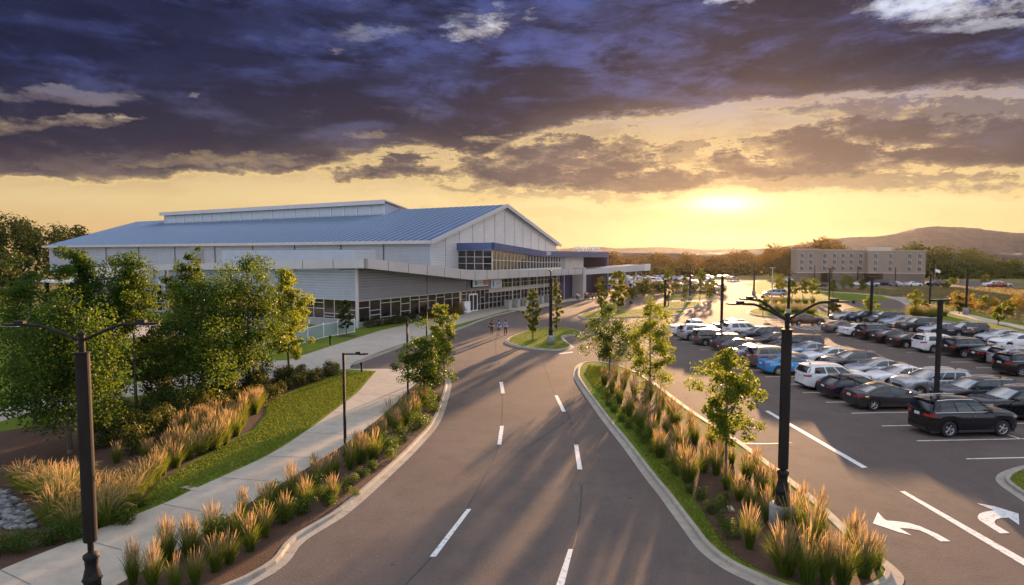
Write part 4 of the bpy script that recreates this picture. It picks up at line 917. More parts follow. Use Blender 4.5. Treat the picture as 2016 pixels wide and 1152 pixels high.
for i, (px, py, tp, rp_, lb) in enumerate(spots):
    tree_at(px, py, tp, 60 + i, rp_, ('leaf_dark' if 'dark' in lb else 'leaf_pear' if i % 2 else 'leaf_rust' if i in (1, 3) else 'leaf_young'), 900, .34 if py < 600 else .24, 'small_tree', lb, 'round' if i % 3 else 'vase', py - (py - tp) * .28, .05, 12, .3)

# ornamental grass clumps: blades and plumes
def grass_meshes(seed, H, spread, nb, npl, droop=.25, plume=1.0):
    r = np.random.default_rng(seed)
    v = []; f = []; tint = []
    def blade(base, ang, lean_, h, w, seg=3, curve=1.0):
        b0 = len(v); d = np.array([math.cos(ang), math.sin(ang)]); sd_ = np.array([-d[1], d[0]])
        fa = r.uniform(0, 3.14); sd_ = np.array([math.cos(fa), math.sin(fa)])
        for i in range(seg + 1):
            t = i / seg; o_ = d * lean_ * t ** (1.6 * curve); z = h * t * (1 - .12 * lean_ / max(h, .1) * t); ww = w * (1 - t * .85) * .5
            v.append((base[0] + o_[0] + sd_[0] * ww, base[1] + o_[1] + sd_[1] * ww, z)); v.append((base[0] + o_[0] - sd_[0] * ww, base[1] + o_[1] - sd_[1] * ww, z))
        for i in range(seg): f.append((b0 + 2 * i, b0 + 2 * i + 1, b0 + 2 * i + 3, b0 + 2 * i + 2)); tint.append(t0)
    for _ in range(nb):
        a = r.uniform(0, 6.283); rr_ = spread * .34 * r.random() ** .5; t0 = r.random()
        blade((math.cos(a) * rr_, math.sin(a) * rr_), a + r.normal() * .5, spread * r.uniform(.1, 1.15), H * r.uniform(.36, .78), .015)
    me = bpy.data.meshes.new('blades'); me.from_pydata(v, [], f); me.update(); at = me.attributes.new('tint', 'FLOAT', 'FACE'); at.data.foreach_set('value', np.array(tint, np.float32)); me.materials.append(MATS['grass_blade'])
    v2 = v; f2 = f; t2 = tint; v = []; f = []; tint = []
    for _ in range(npl):
        a = r.uniform(0, 6.283); rr_ = spread * .22 * r.random() ** .5; t0 = r.random(); b = (math.cos(a) * rr_, math.sin(a) * rr_)
        ln = spread * r.uniform(.02, .68) * (1 + droop); h = H * r.uniform(.70, 1.04); ang = a + r.normal() * .4 + (0 if droop < .4 else 0)
        d = np.array([math.cos(ang), math.sin(ang)])
        def P_(t): return np.array([b[0] + d[0] * ln * t ** 1.8, b[1] + d[1] * ln * t ** 1.8, h * t - droop * ln * max(0, t - .75) * 2])
        # stem
        for (ta, tb) in ((.35, .68),):
            p, q = P_(ta), P_(tb); w = .004; b0 = len(v); v += [tuple(p + [w, 0, 0]), tuple(p - [w, 0, 0]), tuple(q - [w, 0, 0]), tuple(q + [w, 0, 0])]; f.append((b0, b0 + 1, b0 + 2, b0 + 3)); tint.append(t0)
        # plume: crossed slender faces plus short side hairs
        ps = [P_(t) for t in (.66, .76, .88, 1.0)]; ws = [.003, .011, .009, .002]
        for rot in (0, 1.57):
            sdv = np.array([math.cos(ang + rot), math.sin(ang + rot), 0]) * plume
            b0 = len(v)
            for p, w in zip(ps, ws): v.append(tuple(p + sdv * w)); v.append(tuple(p - sdv * w))
            for i in range(3): f.append((b0 + 2 * i, b0 + 2 * i + 1, b0 + 2 * i + 3, b0 + 2 * i + 2)); tint.append(t0)
        for k in range(6):
            t = .70 + .28 * k / 6; p = P_(t); aa = r.uniform(0, 6.283); L_ = .045 * plume; q = p + np.array([math.cos(aa) * L_ * .5, math.sin(aa) * L_ * .5, L_]); b0 = len(v)
            v += [tuple(p), tuple(p + [.006, .004, .01]), tuple(q)]; f.append((b0, b0 + 1, b0 + 2)); tint.append(r.random())
    mp2 = bpy.data.meshes.new('plumes'); mp2.from_pydata(v, [], f); mp2.update(); at = mp2.attributes.new('tint', 'FLOAT', 'FACE'); at.data.foreach_set('value', np.array(tint, np.float32)); mp2.materials.append(MATS['grass_plume'])
    return me, mp2
GR = [grass_meshes(200 + i, 1.45, (.34, .40, .46, .38, .50, .36, .42, .30)[i], (420, 480, 520, 380, 560, 300, 460, 260)[i], (50, 38, 62, 24, 74, 44, 14, 30)[i]) for i in range(8)]           # upright feather reed grass
GD = [grass_meshes(220 + i, 1.15, .75, 420, 52, droop=.7, plume=.9) for i in range(4)]  # arching fountain grass
def put_grass(kind, p, h, sp=1.0, name='feather_grass', label='', group=''):
    i = random.randrange(len(kind)); e = empty(name, p, random.uniform(0, 6.28), label, 'ornamental grass', group); e['kind'] = 'thing'; s = h / (1.45 if kind is GR else 1.15); e.scale = (sp * s, sp * s, s)
    for nm, me in zip(('blades', 'plumes'), kind[i]):
        o = bpy.data.objects.new(nm, me); COL.objects.link(o); o.parent = e
def grass_px(kind, lst, label, group, name='feather_grass', sp=1.0):
    for (px, py, tp) in lst:
        p = G(px, py, Zv); h = D(px, tp, p.y).z - Zv; put_grass(kind, (p.x, p.y, Zv), max(.7, min(1.9, h)) * random.uniform(.84, 1.1), sp * random.uniform(.8, 1.2), name, label, group)
# kerbside bed, left of the road
grass_px(GR, [(262, 1150, 1048), (300, 1160, 1058), (345, 1165, 1075), (385, 1150, 1062), (330, 1105, 1008), (375, 1098, 1000), (425, 1125, 1030), (452, 1110, 1035), (418, 1068, 980), (470, 1065, 985), (493, 1085, 1004), (520, 1058, 984), (478, 1020, 950), (525, 1010, 935), (540, 995, 935), (575, 985, 912), (592, 975, 915),
              (625, 960, 888), (645, 948, 890), (660, 935, 880), (618, 930, 885), (690, 925, 862), (712, 912, 850), (735, 905, 838), (700, 890, 842), (735, 880, 822), (755, 868, 812), (780, 852, 795), (800, 838, 780), (818, 828, 768), (770, 838, 786), (795, 815, 762), (815, 802, 755), (835, 800, 752), (600, 1000, 938), (655, 985, 930), (560, 1030, 962)],
         'upright feather grass with tan plumes in the kerbside bed between walk and road', 'feather grasses in the kerbside bed')
# median at the right
mg = [(1475, 1080, 990), (1545, 1130, 1005), (1590, 1150, 1020), (1625, 1150, 1035), (1660, 1150, 1030), (1700, 1135, 1020), (1725, 1120, 1040), (1560, 1060, 940), (1600, 1085, 975), (1680, 1090, 1000), (1510, 1030, 950), (1530, 990, 915), (1580, 1020, 935), (1500, 975, 905), (1470, 945, 880), (1440, 915, 860), (1490, 935, 870), (1410, 935, 868),
      (1355, 950, 880), (1330, 925, 860), (1385, 905, 850), (1300, 900, 838), (1340, 890, 828), (1368, 875, 820), (1400, 880, 822), (1282, 870, 812), (1310, 855, 800), (1262, 845, 790), (1295, 835, 778), (1330, 840, 785), (1360, 850, 800), (1240, 820, 765), (1270, 812, 755), (1300, 805, 752), (1220, 795, 745), (1248, 785, 732), (1278, 785, 736), (1205, 775, 722), (1228, 765, 718), (1190, 758, 715), (1212, 748, 712), (1235, 745, 716), (1320, 820, 770), (1345, 915, 860), (1430, 965, 905), (1615, 1045, 955), 
      (1455, 985, 920), (1480, 1000, 935), (1420, 900, 850), (1385, 930, 870)]
grass_px(GR, mg, 'upright feather grass with tan plumes on the median between road and car park', 'feather grasses on the median')
# garden bed
gd = [(95, 975, 905), (45, 955, 900), (65, 970, 905), (120, 965, 900), (180, 985, 915), (215, 975, 915), (255, 995, 925), (190, 1025, 950), (120, 1010, 930), (275, 950, 895), (130, 1000, 905), (150, 975, 898), (205, 1000, 920), (240, 985, 925), (110, 1030, 950), (145, 1045, 965), (210, 1030, 955), (265, 975, 905), (285, 960, 900), (250, 950, 905), (175, 1010, 930), (225, 1010, 945), (300, 940, 885), (85, 955, 905)]
grass_px(GD, gd, 'arching golden fountain grass in the garden bed beside the river stones', 'fountain grasses in the garden bed', 'fountain_grass')
gu = [(308, 945, 880), (333, 918, 855), (355, 895, 835), (383, 878, 820), (408, 872, 815), (430, 862, 802), (453, 850, 790), (385, 855, 805), (345, 868, 825), (412, 842, 790), (442, 838, 788), (470, 832, 785), (320, 900, 855), (478, 828, 775), (395, 838, 795), (422, 825, 785), (450, 815, 775), (505, 808, 760), (320, 935, 870), (345, 920, 858), (335, 900, 845), (370, 905, 845), (395, 895, 832), (420, 885, 820), (445, 875, 812), (365, 880, 828), (390, 868, 815), (415, 858, 802), (440, 850, 800), (465, 858, 802), (475, 845, 795), (350, 860, 812), (372, 848, 795), (400, 842, 792), (430, 835, 785), (455, 830, 790), (500, 815, 762), (488, 808, 765), (510, 800, 758), (230, 912, 868), (290, 905, 860), (330, 878, 838), (305, 920, 872)]
grass_px(GR, gu, 'upright orange lit feather grass along the lawn edge of the garden bed', 'feather grasses along the garden bed', sp=1.15)
for (px, py, tp) in [(1510, 597, 584), (1525, 598, 585), (1540, 598, 585), (1555, 598, 586), (1570, 598, 586), (1585, 598, 586), (1600, 597, 587)]:
    p = G(px, py, Zv); put_grass(GR, (p.x, p.y, Zv), 1.5, 1.9, 'feather_grass', 'tan feather grass in the short row on the far island', 'feather grasses on the far island')
for (px, py) in [(1812, 622), (1822, 624), (1833, 624), (1845, 622), (1855, 621), (1838, 618), (1800, 621), (1522, 614), (1536, 615), (1558, 615), (1575, 617), (1595, 617)]:
    p = G(px, py, Zv); put_grass(GD, (p.x, p.y, Zv), 1.9, 1.3, 'fountain_grass', 'tall pale grass clump behind the car rows', 'tall grasses behind the car rows')

# shrubs
def shrub_mesh(seed, n, leaf, ls):
    r = np.random.default_rng(seed); k = 9; cc = rnd_dirs(k, r) * .30 + [0, 0, .42]; idx = r.integers(0, k, n)
    off = rnd_dirs(n, r) * (r.random((n, 1)) ** .35) * .30; pos = cc[idx] + off; pos[:, 2] = np.abs(pos[:, 2])
    nrm = off / .3 + rnd_dirs(n, r) * .7 + [0, 0, .3]; nrm /= np.linalg.norm(nrm, axis=1, keepdims=True)
    return quads_mesh('leaves', pos, nrm, rnd_dirs(n, r), ls * .7, ls, np.clip(.5 * r.random(n) + .5 * r.random(k)[idx], 0, 1), leaf, .1)
SH = [shrub_mesh(300 + i, 900, 'leaf_shrub', .075) for i in range(5)]; SR = [shrub_mesh(310 + i, 900, 'leaf_rust', .08) for i in range(2)]; SM = [shrub_mesh(320 + i, 900, 'leaf_dark', .085) for i in range(3)]
def shrubs(lst, kind, sz, label, group, name='shrub'):
    for it in lst:
        px, py = it[:2]; s = (it[2] if len(it) > 2 else 1) * sz * random.uniform(.85, 1.15); p = G(px, py, Zv); o = bpy.data.objects.new(name, random.choice(kind)); COL.objects.link(o); o.location = (p.x, p.y, Zv - .02); o.scale = (s, s, s * random.uniform(.85, 1.05)); o.rotation_euler = (0, 0, random.uniform(0, 6)); tag(o, label, 'shrub', group)
shrubs([(1440, 1058), (1420, 1035), (1405, 1012), (1385, 985), (1360, 970), (1420, 1005), (1350, 945), (1330, 935), (1318, 915), (1285, 890), (1272, 875), (1256, 860), (1240, 845), (1225, 830), (1210, 812), (1200, 800), (1192, 785), (1425, 985, .8), (1300, 900), (1265, 850), (1246, 830), (1230, 812)], SH, .62, 'low round dark shrub in the mulch of the median', 'low shrubs on the median')
shrubs([(565, 1028, 1.15), (600, 1010, 1.0), (635, 985, .75), (622, 972), (650, 995, .6), (690, 955, .8), (715, 940, .7), (775, 890, 1.1), (790, 870, 1), (765, 905, .8), (820, 845, 1.2), (840, 835, 1), (750, 880), (735, 925, .6), (700, 975, .45), (680, 968, .5), (540, 1000, 1.1), (690, 915, 1.2), (440, 1070, 1.2), (500, 1040, 1.1), (850, 810, 1.3), (835, 790, 1.2), (860, 790, 1)], SH, .95, 'low leafy shrub among the feather grass of the kerbside bed', 'shrubs in the kerbside bed')
shrubs([(50, 1085, 1.0), (85, 1075, .9), (110, 1065, .9), (10, 1090, 1.1), (240, 1030), (270, 1000, .8), (150, 1060), (265, 960), (195, 1000, .9)], SH, .9, 'glossy dark shrub beside the river stones', 'shrubs beside the river stones')
shrubs([(535, 790), (550, 775), (568, 768), (585, 762), (600, 757), (615, 752), (628, 747), (640, 743), (652, 739), (660, 736), (575, 752), (595, 745), (520, 800), (500, 790), (470, 800), (440, 815, 1.3), (415, 800, 1.4), (545, 755, 1.3), (560, 748, 1.3)], SM, 1.15, 'rounded hedge shrub along the top of the left lawn', 'hedge shrubs by the left lawn')
shrubs([(200, 880, 1.2), (250, 860, 1.4), (290, 870, 1.3), (320, 850, 1.4), (360, 830, 1.3), (270, 890, 1.1), (230, 840, 1.3), (330, 820, 1.4), (180, 850), (290, 830, 1.5), (400, 815, 1.4), (455, 790, 1.6), (480, 775, 1.6), (520, 755, 1.5), (505, 770, 1.5)], SM, 1.35, 'dark understorey bush under the garden maples', 'bushes under the garden maples')
shrubs([(724, 646), (736, 644), (750, 642), (760, 640), (773, 638), (783, 637), (795, 635), (805, 633), (812, 631), (830, 629), (838, 628)], SM, 1.35, 'clipped dark shrub along the concrete base of the hall', 'clipped shrubs along the hall')
shrubs([(885, 620), (893, 618), (902, 616), (910, 614), (898, 621), (908, 619), (850, 627), (858, 625)], SR, 2.0, 'olive shrub beside the double door', 'shrubs beside the double door')
shrubs([(1250, 585), (1262, 582), (1275, 580), (1288, 579), (1300, 578), (1180, 600, .6), (1330, 577), (1345, 577), (1360, 576), (1240, 588), (1262, 577), (1420, 577), (1405, 577)], SM, 3.0, 'low bush of the hedge behind the V columns', 'hedge behind the columns')
shrubs([(1895, 612, 1.4), (1930, 610, .7), (1955, 608), (1960, 618, .7), (2005, 612), (1870, 600, .7), (1990, 600), (1910, 596, .6)], SR, 2.6, 'rough bush standing in the tall meadow', 'bushes in the meadow')

# lawn and meadow tufts near the camera edges (nobody could count them)
def tufts(name, polys, n, h, leafm, kind_label, z=Zv):
    r = np.random.default_rng(900 + n); pts = []
    from mathutils.geometry import intersect_point_tri_2d
    for (poly, k) in polys:
        xs_ = [p.x for p in poly]; ys_ = [p.y for p in poly]; c = 0; t = 0
        while c < k and t < k * 12:
            t += 1; x = r.uniform(min(xs_), max(xs_)); y = r.uniform(min(ys_), max(ys_)); ins = False; j = len(poly) - 1
            for i in range(len(poly)):
                if (poly[i].y > y) != (poly[j].y > y) and x < (poly[j].x - poly[i].x) * (y - poly[i].y) / (poly[j].y - poly[i].y) + poly[i].x: ins = not ins
                j = i
            if ins: pts.append((x, y, z)); c += 1
    P_ = np.array(pts); m = len(P_); hh = h * (.5 + r.random(m)); P_[:, 2] += hh * .45
    nrm = np.stack([np.cos(r.random(m) * 6.28), np.sin(r.random(m) * 6.28), .25 * r.normal(size=m)], 1); nrm /= np.linalg.norm(nrm, axis=1, keepdims=True)
    up = np.tile(np.array([0, 0, 1.]), (m, 1)) + .35 * r.normal(size=(m, 3))
    me = quads_mesh(name, P_, nrm, up, hh * .55, hh, r.random(m), leafm); o = bpy.data.objects.new(name, me); COL.objects.link(o); tag(o, kind_label, 'grass', kind='stuff'); return o
lawn_px = gpath([(200, 1036), (285, 985), (315, 952), (378, 914), (452, 873), (502, 847), (524, 820), (528, 798), (565, 779), (640, 745), (672, 734), (738, 732), (712, 760), (696, 776), (652, 810), (597, 851), (522, 898), (387, 960), (319, 992), (195, 1040)], Zv)
tufts('lawn_grass', [(lawn_px, 26000), (gpath([(1152, 735), (1200, 805), (1250, 872), (1315, 960), (1390, 1060), (1438, 1098), (1485, 1122), (1440, 1080), (1395, 1025), (1352, 960), (1320, 905), (1235, 815), (1180, 745), (1200, 725), (1160, 718)], Zv), 9000)] + [(q_, 4500 if abs(area(q_)) < 250 and min(p_.y for p_ in q_) < 75 else 2200) for q_ in ISL[1:]], 35000, .075, 'turf_blade', 'short mown grass of the left lawn, the median edge and the islands')
tufts('meadow_grass', [(gpath([(1860, 600), (2016, 640), (2100, 650), (2100, 570), (1780, 566), (1740, 575)], 0), 16000), (gpath([(1560, 569), (1740, 570), (1780, 585), (1720, 580)], 0), 3000)], 19000, .42, 'straw', 'tall straw coloured meadow grass of the field', 0)
# chips of mulch
# river stones
r_ = random.Random(5); mb = MB()
for k in range(230):
    px = r_.uniform(-70, 72); py = r_.uniform(968, 1042)
    if px > 10 + (py - 960) * .95 or py > 1042 - max(0, (20 - px)) * .1: continue
    p = G(px, py, Zv); a_, b_, c_ = r_.uniform(.11, .24), r_.uniform(.09, .17), r_.uniform(.06, .11); ang = r_.uniform(0, 3.14); bs = len(mb.v)
    rings = 5; seg = 9
    for i in range(rings + 1):
        ph = math.pi * i / rings
        for j in range(seg):
            th_ = 6.283 * j / seg; x = a_ * math.sin(ph) * math.cos(th_); y = b_ * math.sin(ph) * math.sin(th_)
            mb.v.append((p.x + x * math.cos(ang) - y * math.sin(ang), p.y + x * math.sin(ang) + y * math.cos(ang), Zv + c_ * .8 + c_ * math.cos(ph) + r_.uniform(0, .0)))
    for i in range(rings):
        for j in range(seg): mb.f.append((bs + i * seg + j, bs + (i + 1) * seg + j, bs + (i + 1) * seg + (j + 1) % seg, bs + i * seg + (j + 1) % seg))
tag(mb.build('river_stones', 'river_stone', smooth=True), 'pale grey rounded river stones heaped at the left edge', 'stones', kind='stuff')
# small square cover in the median
c = G(1428, 1003, Zv); mb = MB(); mb.box(-.28, .28, -.2, .2, 0, .06); tag(mb.build('valve_box', 'concrete', None, loc=(c.x, c.y, Zv)), 'small flat concrete lid lying in the median mulch', 'valve box')
for i, (px, py, h, lb) in enumerate([(650, 679, .95, 'short black path light on the lawn before the hall'), (712, 733, .8, 'short black path light at the tip of the left lawn')]):
    p = G(px, py, Zv); e = empty('path_light', (p.x, p.y, Zv), 0, lb, 'path light'); m1 = MB(); m1.tube([(0, 0, 0), (0, 0, h * .7)], .07, 10); m1.build('post', 'black_metal', e); m1 = MB(); m1.tube([(0, 0, h * .7), (0, 0, h)], .11, 10); m1.build('cap', 'black_metal', e)

# ---------------------------------------------------------------- woods (read as masses)
def wood(name, crowns, leafm, label, per=260, ls=1.1, seed=1):
    r = np.random.default_rng(seed); Cs = []; Ns = []; Ts = []; Ss = []
    for (x, y, zb, zt, rad) in crowns:
        n = per; lob = 7; lc = rnd_dirs(lob, r) * rad * .5; h = (zt - zb)
        idx = r.integers(0, lob, n); off = rnd_dirs(n, r) * (r.random((n, 1)) ** .3) * rad * .55
        p = lc[idx] + off; sc = h * .5 / (rad * 1.0); p[:, 2] *= sc
        p += [x, y, (zb + zt) / 2]; nn2 = off / (rad * .55) + rnd_dirs(n, r) * .5 + [0, 0, .25]
        Cs.append(p); Ns.append(nn2 / np.linalg.norm(nn2, axis=1, keepdims=True)); Ts.append(np.clip(r.random() * .6 + r.random(lob)[idx] * .25 + r.random(n) * .2, 0, 1)); Ss.append(ls * (.6 + .8 * r.random(n)))
    C_ = np.concatenate(Cs); Nn = np.concatenate(Ns); T_ = np.concatenate(Ts); S_ = np.concatenate(Ss)
    me = quads_mesh(name, C_, Nn, rnd_dirs(len(C_), r), S_, S_, T_, leafm, .15); o = bpy.data.objects.new(name, me); COL.objects.link(o); return tag(o, label, 'wood', kind='stuff')
rw = random.Random(11)
def interp(x, tab):
    for (a, va), (b_, vb) in zip(tab[:-1], tab[1:]):
        if a <= x <= b_: return va + (vb - va) * (x - a) / (b_ - a)
    return tab[0][1] if x < tab[0][0] else tab[-1][1]
cr = []
top_l = [(-200, 415), (-40, 418), (20, 416), (60, 424), (100, 426), (150, 434), (175, 440), (215, 450), (260, 462), (330, 468)]
for layer, (Yd, dy) in enumerate([(262, 0), (240, 14), (215, 34), (190, 60), (165, 85), (140, 110), (118, 130)]):
    px = -170
    while px < (300 if layer < 3 else (60 if layer < 4 else 28)):
        tp = interp(px, top_l) + dy + rw.uniform(-4, 9) + (0 if layer == 0 else 4); zt = D(px, tp, Yd).z; rad = rw.uniform(5.0, 7.5) * (1 if layer < 5 else .8); p = D(px, 500, Yd); cr.append((p.x, Yd + rw.uniform(-6, 6), max(-2, zt - 15), zt, rad)); px += rad * F / Yd * 1.05
wood('hillside_wood', cr, 'wood_left', 'dark wood climbing the hillside at the left behind the hall', 420, .95, 2)
cr = []
top_c = [(1100, 492), (1195, 494), (1230, 492), (1300, 491), (1350, 492), (1400, 491), (1450, 490), (1500, 489), (1508, 478), (1540, 482), (1580, 474), (1600, 468), (1630, 460), (1655, 466), (1668, 488), (1690, 500)]
for layer, (Yd, dy) in enumerate([(330, 0), (305, 9), (285, 20), (268, 30)]):
    px = 1110
    while px < (1675 if layer < 1 else 1560):
        tp = interp(px, top_c) + dy * (1 if px < 1500 else .6) + rw.uniform(-2, 5); zt = D(px, tp, Yd).z; rad = rw.uniform(5.5, 8.5); p = D(px, 500, Yd); cr.append((p.x, Yd + rw.uniform(-6, 6), max(-2, zt - 13), zt, rad)); px += rad * F / Yd * .95
for px, tp, Yd in [(1630, 461, 262), (1612, 466, 265), (1645, 467, 258), (1598, 470, 268), (1583, 474, 270), (1618, 475, 262), (1655, 474, 265), (1678, 484, 300), (1520, 484, 262), (1545, 480, 262), (1560, 484, 258)]:
    zt = D(px, tp, Yd).z; p = D(px, 500, Yd); cr.append((p.x, Yd, -1, zt, 5.5))
wood('sunset_wood', cr, 'wood_far_glow', 'wood glowing orange under the sunset behind the car park', 420, 1.0, 3)
cr = []
top_r = [(1765, 482), (1785, 472), (1805, 470), (1830, 478), (1870, 478), (1900, 480), (1925, 486), (1945, 493), (1970, 505), (2016, 508), (2200, 500)]
for layer, (Yd, dy) in enumerate([(280, 0), (262, 10), (246, 24), (234, 38)]):
    px = 1768 + layer * 14
    while px < 2120:
        tp = interp(px, top_r) + dy + rw.uniform(-2, 5); zt = D(px, tp, Yd).z; rad = rw.uniform(5, 7.5); p = D(px, 500, Yd); cr.append((p.x, Yd + rw.uniform(-5, 5), max(-2, zt - 13), zt, rad)); px += rad * F / Yd * .95
wood('right_wood', cr, 'wood_right', 'dense green wood behind the field at the right', 420, .95, 4)
# hills
def hill(name, prof, Y0, Y1, m, seed, rough=6):
    r = random.Random(seed); xs_ = np.linspace(prof[0][0], prof[-1][0], 260); nz = 14; v = []; f = []
    for j in range(nz + 1):
        t = j / nz; Yd = Y0 + (Y1 - Y0) * t
        for x in xs_:
            zt = D(x, interp(x, prof), Y1).z; prof_f = math.sin(t * math.pi / 2) ** 1.1; p = D(x, 500, Yd)
            v.append((p.x, Yd + r.uniform(-4, 4), (zt + 4) * prof_f - 4 + (math.sin(x * .031 + j) + math.sin(x * .083 + 2 * j) * .5 + r.uniform(-.35, .35)) * rough * (t * .25 if t < 1 else .10)))
    w_ = len(xs_)
    for j in range(nz):
        for i in range(w_ - 1): f.append((j * w_ + i, j * w_ + i + 1, (j + 1) * w_ + i + 1, (j + 1) * w_ + i))
    me = bpy.data.meshes.new(name); me.from_pydata(v, [], f); me.update(); me.polygons.foreach_set('use_smooth', [True] * len(f)); me.materials.append(MATS[m]); o = bpy.data.objects.new(name, me); COL.objects.link(o); return struct(o)
hill('hill', [(1400, 499), (1520, 488), (1610, 475), (1665, 469), (1690, 467.5), (1712, 467), (1740, 463), (1775, 455), (1800, 450), (1840, 446.5), (1880, 448), (1920, 450), (1960, 455), (2016, 460), (2120, 468), (2300, 490)], 1260, 1500, 'hill_wood', 5)
hill('far_hills', [(900, 500), (1040, 495), (1110, 490), (1150, 487), (1180, 486), (1215, 490), (1260, 488), (1300, 487), (1345, 489), (1400, 492), (1500, 491), (1600, 494), (1700, 496), (1800, 500)], 2480, 2600, 'hill_wood', 6, 8)
hill('added_cover_ridge', [(600, 500), (1000, 499), (1200, 498), (1500, 499), (1800, 498.5), (2300, 498)], 430, 530, 'hill_wood', 8, 2)  # added ridge, steep enough to stay dark, covers the bright strip of sunlit ground
# ---------------------------------------------------------------- vehicles
def pl(tab, x):
    if x <= tab[0][0]: return tab[0][1]
    for (a, va), (b_, vb) in zip(tab[:-1], tab[1:]):
        if x <= b_: return va + (vb - va) * (x - a) / (b_ - a)
    return tab[-1][1]
SPEC = {
 'sedan': dict(L=4.85, W=1.84, wheels=(-1.40, 1.44), R=.345, deck=[(-2.42, .82), (-2.38, 1.02), (-2.2, 1.08), (-1.5, 1.07), (-1.2, 1.03), (.9, 1.01), (1.2, 1.03), (1.85, .95), (2.18, .84), (2.36, .72), (2.42, .58)],
               cab=dict(rb=-1.92, rt=-.88, ft=.10, fb=1.26, zb=.99, zt=1.39, wb=.885, wt=.64, bulge=.095), win=(.0, .50, .93), dims=1.45),
 'suv': dict(L=4.78, W=1.93, wheels=(-1.36, 1.46), R=.39, deck=[(-2.39, .84), (-2.37, 1.12), (-2.3, 1.21), (-1.9, 1.22), (.8, 1.18), (1.2, 1.21), (1.85, 1.17), (2.15, 1.11), (2.31, 1.02), (2.37, .90), (2.39, .70)],
             cab=dict(rb=-2.30, rt=-1.98, ft=.22, fb=1.12, zb=1.16, zt=1.68, wb=.92, wt=.72, bulge=.055), win=(.10, .40, .68, .95), dims=1.7),
 'crossover': dict(L=4.6, W=1.86, wheels=(-1.32, 1.38), R=.37, deck=[(-2.3, .78), (-2.27, 1.02), (-2.1, 1.15), (-1.7, 1.14), (.8, 1.09), (1.15, 1.11), (1.8, 1.06), (2.08, .98), (2.24, .86), (2.3, .64)],
             cab=dict(rb=-2.15, rt=-1.45, ft=.14, fb=1.14, zb=1.07, zt=1.56, wb=.90, wt=.66, bulge=.07), win=(.06, .46, .93), dims=1.62),
 'minivan': dict(L=5.0, W=1.98, wheels=(-1.45, 1.52), R=.35, deck=[(-2.5, .75), (-2.48, 1.0), (-2.4, 1.06), (-1.9, 1.06), (.9, 1.02), (1.4, 1.04), (2.0, .92), (2.35, .78), (2.46, .66), (2.5, .55)],
             cab=dict(rb=-2.42, rt=-2.15, ft=.45, fb=1.62, zb=1.0, zt=1.68, wb=.95, wt=.76, bulge=.06), win=(.04, .34, .66, .95), dims=1.75),
 'pickup': dict(L=5.6, W=1.98, wheels=(-1.75, 1.80), R=.40, deck=[(-2.8, .95), (-2.78, 1.12), (-2.7, 1.16), (1.1, 1.14), (1.6, 1.12), (2.3, 1.06), (2.62, .96), (2.76, .8), (2.8, .6)],
             cab=dict(rb=-.62, rt=-.52, ft=.55, fb=1.32, zb=1.1, zt=1.78, wb=.95, wt=.76, bulge=.05), win=(.04, .5, .95), dims=1.85),
}
def bil(c, s, t): return (c[0] * (1 - s) + c[1] * s) * (1 - t) + (c[3] * (1 - s) + c[2] * s) * t
